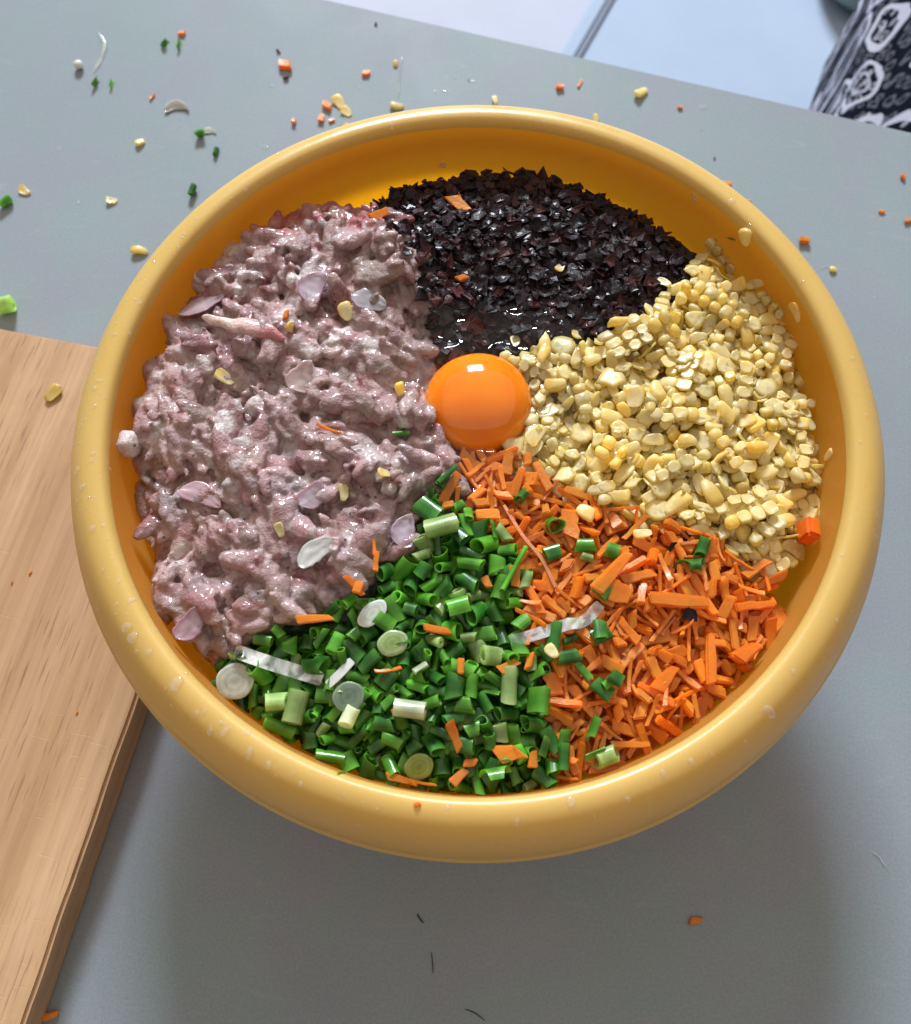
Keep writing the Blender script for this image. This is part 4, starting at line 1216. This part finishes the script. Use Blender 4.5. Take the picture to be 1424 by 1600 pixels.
def describe(p):
    sh, R, s, loc, kind, zone = p
    if kind == 'corn_cluster': kind2 = 'corn_kernel'
    else: kind2 = kind
    if zone == 'stray':
        if kind == 'fungus': where = 'strayed onto the edge of the pork'
        elif kind == 'scallion': where = 'strayed onto the carrots'
        else: where = 'strayed onto the scallions'
    else: where = zone_of(kind2, loc[0], loc[1])
    ax = np.array(R) @ (np.array([0, 0, 1.]) if kind == 'scallion' else np.array([0, 1., 0]) if kind == 'corn_kernel' else np.array([1., 0, 0]))
    up = abs(ax[2]); an = math.degrees(math.atan2(ax[1], ax[0])) % 180
    if kind == 'fungus': pose = 'edge-on' if abs(np.array(R)[2][2]) < .6 else 'flat' if abs(np.array(R)[2][2]) > .9 else 'tilted'
    elif up > .72: pose = 'upright'
    elif an < 28 or an > 152: pose = 'crosswise'
    elif 62 < an < 118: pose = 'lengthwise'
    else: pose = 'slanting' if an < 90 else 'back-slanting'
    if kind == 'fungus':
        d = '%s %s wood ear shred' % (sh.look, pose); nm, cat = 'wood_ear_shred', 'wood ear'
    elif kind == 'corn_kernel':
        d = '%s %s corn kernel' % (pose, sh.look); nm, cat = 'corn_kernel', 'corn kernel'
    elif kind == 'corn_cluster':
        r_, c_2 = sh.look.split(' by ')
        d = '%s piece of %s joined corn kernels' % (pose, {2: 'two', 3: 'three', 4: 'four', 5: 'five', 6: 'six', 8: 'eight', 9: 'nine', 10: 'ten'}[int(r_) * int(c_2)])
        nm, cat = 'corn_cluster', 'corn cluster'
    elif kind == 'carrot':
        tone = 'small' if s < .95 else 'larger'
        d = '%s %s %s' % (tone, pose, {'stick': 'orange carrot stick', 'sliver': 'thin orange carrot sliver', 'chunk': 'chunky orange carrot bit', 'slice': 'flat orange carrot slice'}[sh.look])
        nm, cat = 'carrot_' + sh.look, 'carrot'
    else:
        look, col = sh.look
        d = '%s %s %s' % (pose, col, {'tube': 'scallion ring', 'half': 'split scallion piece', 'ribbon': 'scallion ribbon'}[look])
        nm, cat = 'scallion_' + {'tube': 'ring', 'half': 'half_ring', 'ribbon': 'ribbon'}[look], 'scallion'
    grp = {'fungus': 'black wood ear shreds', 'corn_kernel': 'loose corn kernels', 'corn_cluster': 'pieces of joined corn kernels', 'carrot': 'carrot pieces', 'scallion': 'scallion pieces'}[kind] + ' ' + where
    return nm, d + ' ' + where, cat, grp
STUFF = {'fungus': ('wood_ear_shreds', 'countless tiny black wood ear shreds filling the far side of the basin', 'wood ear', 'fungus'),
         'corn_kernel': ('corn_kernels', 'lower corn kernels half buried in the corn heap', 'corn', 'corn'),
         'corn_cluster': None,
         'carrot': ('carrot_bits', 'carrot bits half buried in the carrot heap', 'carrot', 'carrot'),
         'scallion': ('scallion_bits', 'scallion bits half buried in the scallion heap', 'scallion', 'scallion')}
for kind in STUFF:
    ids = [i for i, p in enumerate(PIECES) if p[4] == kind]
    ids.sort(key=lambda i: -vis[i])
    solo = [i for i in ids if vis[i] > 4][:300]
    for i in solo:
        nm, lab, cat, grp = describe(PIECES[i])
        sh, R, s, loc, *_ = PIECES[i]
        place(sh, R, s, loc, nm, lab, cat, grp)
    left = [i for i in ids if i not in set(solo) and (vis[i] > 0 or rng.uniform() < .5)]
    if STUFF[kind] is None or not left: 
        for i in left:
            if vis[i] > 0:
                nm, lab, cat, grp = describe(PIECES[i]); sh, R, s, loc, *_ = PIECES[i]
                place(sh, R, s, loc, nm, lab, cat, grp)
        continue
    V, F, C4 = [], [], []; off = 0
    for i in left:
        sh, R, s, loc, *_ = PIECES[i]
        v = sh.v @ (R.T * s) + np.array(loc)
        V.append(v); F += [tuple(k + off for k in p.vertices) for p in sh.mesh.polygons]
        c = np.empty(len(v) * 4, np.float32); sh.mesh.attributes['tint'].data.foreach_get('color', c)
        C4.append(c.reshape(-1, 4)[:, :3] * rng.uniform(.75, 1.15)); off += len(v)
    nm, lab, cat, mk = STUFF[kind]
    m = mesh_from(nm, np.concatenate(V), F, M[mk], np.concatenate(C4), kind != 'fungus' and kind != 'carrot')
    if kind == 'scallion':
        bm = bmesh.new(); bm.from_mesh(m)
        for e in bm.edges:
            if len(e.link_faces) == 2 and e.calc_face_angle(0) > .9: e.smooth = False
        bm.to_mesh(m); bm.free()
    tag(link(nm, m), lab, cat, kind='stuff')

# ------------------------------------------------------------ the egg
def egg():
    root = link('raw_egg', None); root.location = (yc.x, yc.y, .09)
    tag(root, 'raw egg with a whole orange yolk in clear white, in the middle of the basin', 'egg')
    R_ = .0211
    bm = bmesh.new(); bmesh.ops.create_icosphere(bm, subdivisions=5, radius=1)
    for v in bm.verts:
        p = v.co.copy()
        z = p.z * (.62 if p.z > 0 else .5)
        w = 1 + .012 * noise.noise(p * 1.4)
        sag = 1 + .03 * (p.z < 0) * abs(p.z)
        v.co = Vector((p.x * R_ * w * 1.02 * sag, p.y * R_ * w * .99 * sag, z * R_ * w))
    yolk = link('yolk', from_bm('yolk', bm, M['yolk']), root)
    yz = .0972
    yolk.location = (0, 0, yz - .09 + .0015)
    yolk.rotation_euler = (.05, -.03, .3)
    return root, yz
egg_root, YZ = egg()
def albumen():
    st = 2
    poly = [(600,600),(640,545),(640,490),(700,480),(760,465),(830,480),(900,500),(930,530),(900,580),(915,640),(880,700),(850,745),(800,770),(760,800),(700,805),(660,770),(640,720),(620,660)]
    pl = [tuple(at(x, y, ZF)[:2]) for x, y in poly]
    mk = in_poly(pl, GX, GY)
    S0 = np.where(dy < .020, np.median(H[(dy > .020) & (dy < .024)]) - .001, H)
    S = .45 * blur(S0, 2, 2) + .55 * blur(S0, 7, 2)
    fade = blur(mk.astype(float), 13, 2)
    S = S + .0018 * fade - .0042 * (1 - fade)
    # the white climbs a little round the yolk
    S += .0030 * np.exp(-((dy - .0235) / .0040) ** 2)
    ids = -np.ones((GN // st, GN // st), int); v, f = [], []
    for i in range(GN // st):
        for j in range(GN // st):
            if fade[i * st, j * st] > .12:
                ids[i, j] = len(v); v.append((gx[i * st] - yc.x, gx[j * st] - yc.y, S[i * st, j * st] - .09))
    for i in range(GN // st - 1):
        for j in range(GN // st - 1):
            q = (ids[i, j], ids[i + 1, j], ids[i + 1, j + 1], ids[i, j + 1])
            if min(q) >= 0: f.append(q)
    link('egg_white', mesh_from('egg_white', v, f, M['albumen']), egg_root)
albumen()
# cloudy cord under the yolk
cx_, cy_ = xy_on(738, 722)
v, f = ICO2[0] * np.array([.0022, .0060, .0016]), ICO2[1]
v = v * (1 + .25 * np.array([noise.noise(Vector(p) * 420) for p in v]))[:, None]
cord = link('chalaza', mesh_from('chalaza', v, f, M['film']), egg_root)
cord.location = (cx_ - yc.x, cy_ - yc.y, YZ + .001 - .09); cord.rotation_euler.z = .15

# ------------------------------------------------------------ on the basin's wall and rim
def hit(px, py, tree=None):
    p, n, i, d = (tree or basin_bvh).ray_cast(CAM, ray(px, py))
    return p, n
def stick_on(shape, px, py, name, label, cat, rz=0.0, s=1.0, lift=0.0, group=None, pre=None):
    p, n = hit(px, py)
    q = n.to_track_quat('Z', 'Y').to_matrix() @ Matrix.Rotation(rz, 3, 'Z')
    if pre is not None: q = q @ pre
    R = np.array(q)
    zmin = ((shape.v * s) @ np.array(pre.transposed() if pre is not None else np.eye(3)))[:, 2].min()
    loc = p - n * (zmin + .0002 - lift)
    hz = float(sample(H, loc.x, loc.y)) + (shape.v[:, 2].max() - shape.v[:, 2].min()) * s * .45
    if p.z < LIP and loc.z < hz: loc = Vector((loc.x, loc.y, hz))
    return place(shape, R, s, loc, name, label, cat, group)
stick_on(boxy(.0095, .0085, .0065, .1, 0, .1, M['carrot'], 'carrot_cube', (.90, .22, .02), 'carrot', 'chunk', .05), 1247, 857, 'carrot_cube', 'bright orange carrot cube stuck to the right wall of the basin', 'carrot', .4)
RX90 = Matrix.Rotation(math.pi / 2, 3, 'X')
for (px, py, s, rz, lab) in (
    (1168, 368, 1.0, .5, 'pale corn kernel stuck high on the far right wall'),
    (1247, 487, .9, 1.2, 'cream corn kernel on the right wall near the rim'),
    (1096, 412, .8, 2.0, 'pale corn kernel at the far end of the corn by the wall'),
    (1182, 445, 1.0, 2.6, 'translucent corn kernel on the right wall above the corn'),
    (1296, 713, .65, .2, 'small square corn bit on the right rim of the basin'),
    (1257, 820, .7, 1.1, 'white corn sliver on the right wall above the carrot cube')):
    stick_on(corn_kernel(), px, py, 'corn_kernel', lab, 'corn kernel', rz, s)
stick_on(corn_cluster(1, 4, .6), 1130, 397, 'corn_cluster', 'pale row of joined kernels stuck on the far right wall', 'corn cluster', -.3, .9)
stick_on(corn_cluster(1, 4, .6), 1212, 474, 'corn_cluster', 'pale row of joined kernels stuck on the right wall', 'corn cluster', .2, .85)
stick_on(SC('ribbon', 'dark green', .0030, .0065, .5), 1145, 374, 'scallion_ribbon', 'dark green scallion fleck on the far right wall of the basin', 'scallion', .5, .8, pre=Matrix.Rotation(math.pi / 2, 3, 'Y'))
for (px, py, lab) in ((692, 262 - 6, 'pale scrap on the far wall at the top left of the wood ear'), (518, 322, 'orange carrot crumb on the far left wall above the pork'), (1086, 312 - 4, 'translucent scrap on the far right wall')):
    stick_on(carrot('slice') if 'carrot' in lab else corn_kernel(), px, py, 'food_crumb', lab, 'food scrap', 1, .5)
stick_on(fungus(), 555, 1338 - 160 + 60, 'food_crumb', 'x', 'x') if False else None
stick_on(carrot('chunk'), 652, 1257, 'carrot_crumb', 'tiny orange carrot crumb on the front rim of the basin', 'carrot', .4, .35)
stick_on(SC('ribbon', 'bright green', .0016, .0070, .5), 533, 1208, 'scallion_ribbon', 'thin green scallion thread on the front left rim', 'scallion', 1.3, .8, pre=Matrix.Rotation(math.pi / 2, 3, 'Y'))

# water drops on the rim
DV, DF = ICO2[0].copy(), ICO2[1]
def drop_mesh(k):
    v = DV.copy(); v[:, 2] = np.where(v[:, 2] > 0, v[:, 2] * .55, v[:, 2] * .08)
    a_ = np.arctan2(v[:, 1], v[:, 0]); v[:, :2] *= (1 + .12 * np.sin(2 * a_ + k) + .05 * np.sin(3 * a_ + 2 * k))[:, None]
    return mesh_from('water_drop', v, DF, M['water'])
DM = [drop_mesh(k) for k in range(5)]
drops = [(148, 607, 1.3), (148, 634, 1.1), (145, 709, .8), (121, 735, 1.6), (129, 761, 1.3), (173, 735, 1.0), (138, 778, .7), (144, 827, 1.4), (120, 784, .7), (161, 891, .9), (198, 980, 1.8), (208, 996, 1.8),
         (183, 944, .8), (186, 908, .9), (205, 938, 1.0), (214, 1018, .9), (233, 1019, 1.2), (276, 1068, 2.0), (291, 1052, 1.0), (329, 1143, 1.2), (352, 1143, 1.3), (346, 1129, 1.0), (308, 1115, 1.0), (390, 1177, 1.4),
         (420, 1195, 1.3), (388, 1145, .9), (245, 985, .8), (312, 1046, .9), (208, 915, .8), (178, 523, .8), (203, 523, 1.0), (211, 468, .7), (240, 410, .8), (262, 387, .9), (288, 366, .8), (155, 595, .9), (165, 622, .7),
         (892, 1252, 1.6), (1202, 1112, 2.0), (1080, 1190, 1.3), (1036, 1208, 1.1), (808, 1285, 1.0), (560, 1290, .9), (982, 1250, 1.0), (1165, 1160, .8), (1308, 970, .9), (1240, 1050, 1.0), (700, 1262, .8), (470, 1225, 1.0),
         (612, 196, 1.2), (560, 203, .9), (690, 172, 1.2), (748, 172, 1.0), (965, 205, .8), (850, 190, .9), (1143, 315, 1.4), (1333, 560, .9), (1345, 690, .8), (1255, 440, .8)]
dr = random.Random(5)
for _ in range(110):                       # fine spray, thickest on the left
    th = dr.choice([dr.uniform(2.2, 4.6), dr.uniform(2.4, 3.6), dr.uniform(0, 6.28)])
    rr = RO * dr.uniform(.89, .975); v_ = Vector((rr * math.cos(th), rr * math.sin(th), LIP + .055 * RO)) - CAM
    v_ = CR.transposed() @ v_
    drops.append((PW / 2 + FPX * v_.x / -v_.z, PH / 2 - FPX * v_.y / -v_.z, dr.uniform(.3, .75)))
for i, (px, py, s) in enumerate(drops):
    p, n = hit(px, py)
    if p is None or (p - CAM).length > .55: continue
    o = link('water_drop', DM[i % 5])
    s2 = s * .00095
    o.matrix_world = Matrix.Translation(p) @ n.to_track_quat('Z', 'Y').to_matrix().to_4x4() @ Matrix.Diagonal((s2, s2 * (1 + .3 * (i % 3)), s2, 1))
    side_ = 'left' if px < 300 and py < 1000 else 'lower left' if px < 500 and py > 900 else 'front' if py > 1150 else 'far' if py < 400 else 'right'
    tag(o, 'clear water droplet on the %s part of the yellow rim' % side_, 'water drop', 'water droplets on the %s rim' % side_)

# ------------------------------------------------------------ scraps on the table and the board
def on_table(shape, px, py, name, label, cat, rz=0., s=1., tilt=0., zt=0.0, base=None, group=None):
    p = at(px, py, zt + .002)
    R = np.array(Matrix.Rotation(rz, 3, 'Z') @ Matrix.Rotation(tilt, 3, 'X'))
    if base == 'tube': R = R @ np.array(Matrix.Rotation(math.pi / 2, 3, 'Y'))
    zmin = (shape.v @ (R.T * s))[:, 2].min()
    return place(shape, R, s, (p.x, p.y, zt - zmin + .00005), name, label, cat, group)
for (px, py, look, s, rz, lab) in (
    (283, 50, 'chunk', .8, .2, 'carrot bit touching a green scallion crumb at the top left of the table'),
    (446, 101, 'chunk', 1.25, -.2, 'biggest carrot chunk on the table, above the basin rim to the left'),
    (237, 148, 'sliver', .7, 1.1, 'thin carrot sliver left of the curved onion slice'),
    (572, 112, 'chunk', .75, 0, 'carrot bit alone on the table left of the corn silk thread'),
    (459, 187, 'chunk', .75, 1.5, 'carrot bit nearest the rim at the upper left'),
    (502, 182, 'chunk', .9, 1.5, 'upright carrot bit in the trio beside the yellow corn piece'),
    (510, 163, 'chunk', .9, -.5, 'topmost carrot bit of the trio beside the yellow corn piece'),
    (518, 185, 'chunk', .5, .4, 'smallest carrot bit of the trio beside the yellow corn piece'),
    (541, 193, 'chunk', .65, .1, 'carrot bit half hidden by the far rim'),
    (876, 134, 'chunk', .8, 0, 'left one of two carrot bits behind the basin'),
    (907, 127, 'stick', .6, 1.2, 'right one of two carrot bits behind the basin'),
    (1064, 165, 'chunk', .5, .3, 'tiny carrot crumb beside a water splash behind the basin'),
    (1413, 274, 'chunk', .7, .9, 'carrot bit at the right table border, the highest of three'),
    (1381, 328, 'chunk', .55, .3, 'small carrot bit at the right of the table, left of another'),
    (1421, 343, 'chunk', .65, .3, 'carrot bit cut off at the right side of the table'),
    (1258, 375, 'chunk', 1.1, -.1, 'large carrot bit on the table just right of the rim'),
    (1137, 286, 'chunk', .7, .1, 'carrot bit tucked behind the far right rim'),
    (1171, 312, 'chunk', .5, .3, 'carrot crumb peeping out behind the far right rim'),
    (1088, 1439, 'chunk', .75, .1, 'lone carrot crumb on the table in front of the basin'),
    (78, 1588, 'chunk', .9, .3, 'carrot bit at the foot of the cutting board side')):
    on_table(carrot(look), px, py, 'carrot_scrap', lab, 'carrot', rz, s)
for (px, py, look, col, R_, L_, rz, lab) in (
    (258, 66, 'half', 'dark green', .0020, .005, 1.0, 'dark green scallion crumb left of the carrot bit at the top left'),
    (281, 68, 'half', 'bright green', .0018, .006, 1.5, 'green scallion crumb just below the topmost carrot bit'),
    (150, 128, 'half', 'bright green', .0019, .0058, 1.2, 'left one of two green scallion crumbs near the white ball'),
    (175, 129, 'half', 'bright green', .0017, .0045, 1.5, 'right one of two green scallion crumbs near the white ball'),
    (313, 209, 'tube', 'bright green', .0024, .0045, .3, 'bright scallion ring with a white flap on the table'),
    (337, 235, 'tube', 'dark green', .0017, .0052, 1.5, 'dark blue-green scallion tube left of the basin rim'),
    (301, 298, 'tube', 'dark green', .0022, .0060, 1.4, 'curled dark scallion ring closest to the upper left rim'),
    (9, 316, 'tube', 'bright green', .0026, .0070, .9, 'green scallion piece at the left side of the table'),
    (12, 482, 'tube', 'pale green', .0050, .0090, .3, 'large pale green scallion stub just above the cutting board')):
    on_table(SC(look, col, R_, L_, .8), px, py, 'scallion_scrap', lab, 'scallion', rz, base='tube')
for (px, py, s, rz, lab) in (
    (218, 220, .75, 2.2, 'cream corn husk bit below the thin carrot sliver'),
    (36, 297, .8, 1.0, 'whitish corn kernel beside the green scallion piece at the left'),
    (173, 312, .85, 1.6, 'oval yellow corn kernel alone on the left of the table'),
    (218, 390, 1.0, 1.5, 'yellow corn kernel close to the left part of the rim'),
    (530, 158, 1.05, .6, 'upper half of the yellow corn piece behind the rim'),
    (541, 172, 1.1, .8, 'lower half of the yellow corn piece behind the rim'),
    (618, 97, .7, .1, 'small pale kernel at the top of the corn silk thread'),
    (620, 164, 1.0, 1.5, 'yellow kernel at the bottom of the corn silk thread'),
    (774, 155, .75, .2, 'pale kernel touching the middle of the far rim'),
    (1002, 143, 1.1, 2.3, 'yellow corn bit with a pale tip behind the basin to the right'),
    (932, 183, .6, 0, 'cream corn crumb touching the far rim right of the middle'),
    (1304, 419, .6, 1.4, 'tiny pale corn crumb with a thread, right of the basin')):
    on_table(corn_kernel(), px, py, 'corn_scrap', lab, 'corn kernel', rz, s, .2)
on_table(Shape(mesh_from('white_ball', ICO2[0] * np.array([.0029, .0029, .0026]), ICO2[1], M['shallot'], np.array((.72, .74, .68))), 'x', 'x'), 123, 102, 'onion_crumb', 'round white onion crumb at the upper left of the table', 'onion')
on_table(petal(.0145, .0055, .0012, .35, (.62, .68, .62), (.7, .74, .66), M['shallot'], 'onion_slice', .2), 276, 162, 'onion_slice', 'curved translucent onion slice on the upper left of the table', 'onion', .1, tilt=.5)
on_table(petal(.0090, .0035, .0008, .2, (.74, .78, .74), (.74, .78, .7), M['shallot'], 'onion_flap', .2), 325, 201, 'onion_flap', 'white onion flap lying against the bright scallion ring', 'onion', .1, tilt=.3)
for (px, py, s, lab) in (
    (587, 34, 1.0, 'dark wood ear bit near the far table edge'), (434, 78, .6, 'tiny black crumb above the biggest carrot chunk'),
    (445, 118, .9, 'dark red crumb under the biggest carrot chunk'), (733, 121, .5, 'tiny dark crumb beside a water splash behind the basin'),
    (1118, 244, .7, 'tiny dark crumb on the table behind the far right rim'), (532, 196, .7, 'dark crumb against the far rim below the corn piece'),
    (1140 - 880 + 10 * 3, 10 * 35, .0, '')):
    if s: on_table(fungus('red'), px, py, 'wood_ear_crumb', lab, 'wood ear', rng.uniform(0, 6), s * .8, .5)
on_table(Shape(mesh_from('kernel', *kernel_geo(cut=True)[:2], M['corn'], np.array((.72, .55, .16))), 'x', 'x'), 82, 614, 'corn_scrap', 'yellow cut corn kernel lying on the cutting board', 'corn kernel', -.6, 1.15, .1, zt=.0201)
for (px, py, lab) in ((45, 893, 'tiny reddish carrot crumb on the cutting board'), (16, 908, 'tiny green-brown crumb on the cutting board'), (118, 1112, 'pale crumb on the lower part of the cutting board')):
    on_table(carrot('chunk'), px, py, 'food_crumb', lab, 'food scrap', 1.2, .22, zt=.0201)

def thread(name, pts, r_, mat, label, cat, z=.0006):
    P_ = [at(x, y, z) for x, y in pts]
    cu = [Vector(q) for q in catmull([tuple(p) for p in P_], 6)]
    v, f = [], []
    n = len(cu)
    for i, p in enumerate(cu):
        d = (cu[min(i + 1, n - 1)] - cu[max(i - 1, 0)]).normalized(); s = Vector((-d.y, d.x, 0)).normalized()
        rr = r_ * (1 - .7 * abs(2 * i / (n - 1) - 1) ** 3)
        for k in range(6):
            a_ = k * math.pi / 3; v.append(tuple(p + s * (rr * math.cos(a_)) + Vector((0, 0, min(rr, .0005) * math.sin(a_)))))
    for i in range(n - 1):
        for k in range(6): f.append((i * 6 + k, i * 6 + (k + 1) % 6, i * 6 + 6 + (k + 1) % 6, i * 6 + 6 + k))
    tag(link(name, mesh_from(name, v, f, mat)), label, cat)
thread('corn_silk', [(628, 88), (626, 110), (624, 130), (622, 155)], .0007, M['silk'], 'pale corn silk thread joining two kernels behind the basin', 'corn silk')
thread('corn_silk', [(153, 50), (163, 68), (158, 90), (146, 112)], .0016, M['silk'], 'wide translucent corn silk wisp at the upper left of the table', 'corn silk')
thread('corn_silk', [(1285, 418), (1293, 415), (1300, 419)], .0003, M['silk'], 'fine silk hair on the tiny corn crumb right of the basin', 'corn silk')
thread('hair', [(652, 1428), (655, 1434), (662, 1443)], .0003, M['hair'], 'short dark splinter on the table in front of the basin', 'fibre')
thread('hair', [(674, 1488), (676, 1505), (677, 1522)], .0002, M['hair'], 'fine dark hair below the splinter on the table', 'fibre')
thread('hair', [(726, 1577), (742, 1583), (758, 1595)], .0002, M['hair'], 'fine curved hair at the bottom of the table', 'fibre')
thread('corn_silk', [(1362, 1330), (1374, 1338), (1380, 1348), (1392, 1362)], .0003, M['silk'], 'fine white fibre on the lower right of the table', 'fibre')
# water splashes on the table
for i, (px, py, sx_, sy_) in enumerate(((739, 128, 2.6, 1.2), (683, 144, 1.6, 1.2), (697, 143, 1.9, 1.2), (669, 149, .9, .9), (711, 121, 1.1, 1.1), (562, 138, 1.6, .9), (1098, 168, 2.6, 1.8), (415, 230, 2.2, 1.9), (92, 233, 1.6, 1.2), (424, 134, 1.8, .9), (1366, 465, .8, .8), (253, 232, 1.2, .8), (122, 317, 1.0, .8), (1366, 520, .7, .6))):
    p = at(px, py, 0)
    o = link('water_drop', DM[i % 5])
    o.location = (p.x, p.y, .0001); o.scale = (sx_ * .001, sy_ * .001, min(sx_, sy_) * .0009)
    tag(o, 'clear water drop on the grey table %s' % ('behind the basin' if px > 500 and px < 1150 else 'left of the basin' if px < 500 else 'right of the basin'), 'water drop', 'water drops on the table %s' % ('behind the basin' if 500 < px < 1150 else 'left of the basin' if px < 500 else 'right of the basin'))
print('PIECES', len(PIECES), 'objects', len(bpy.data.objects))
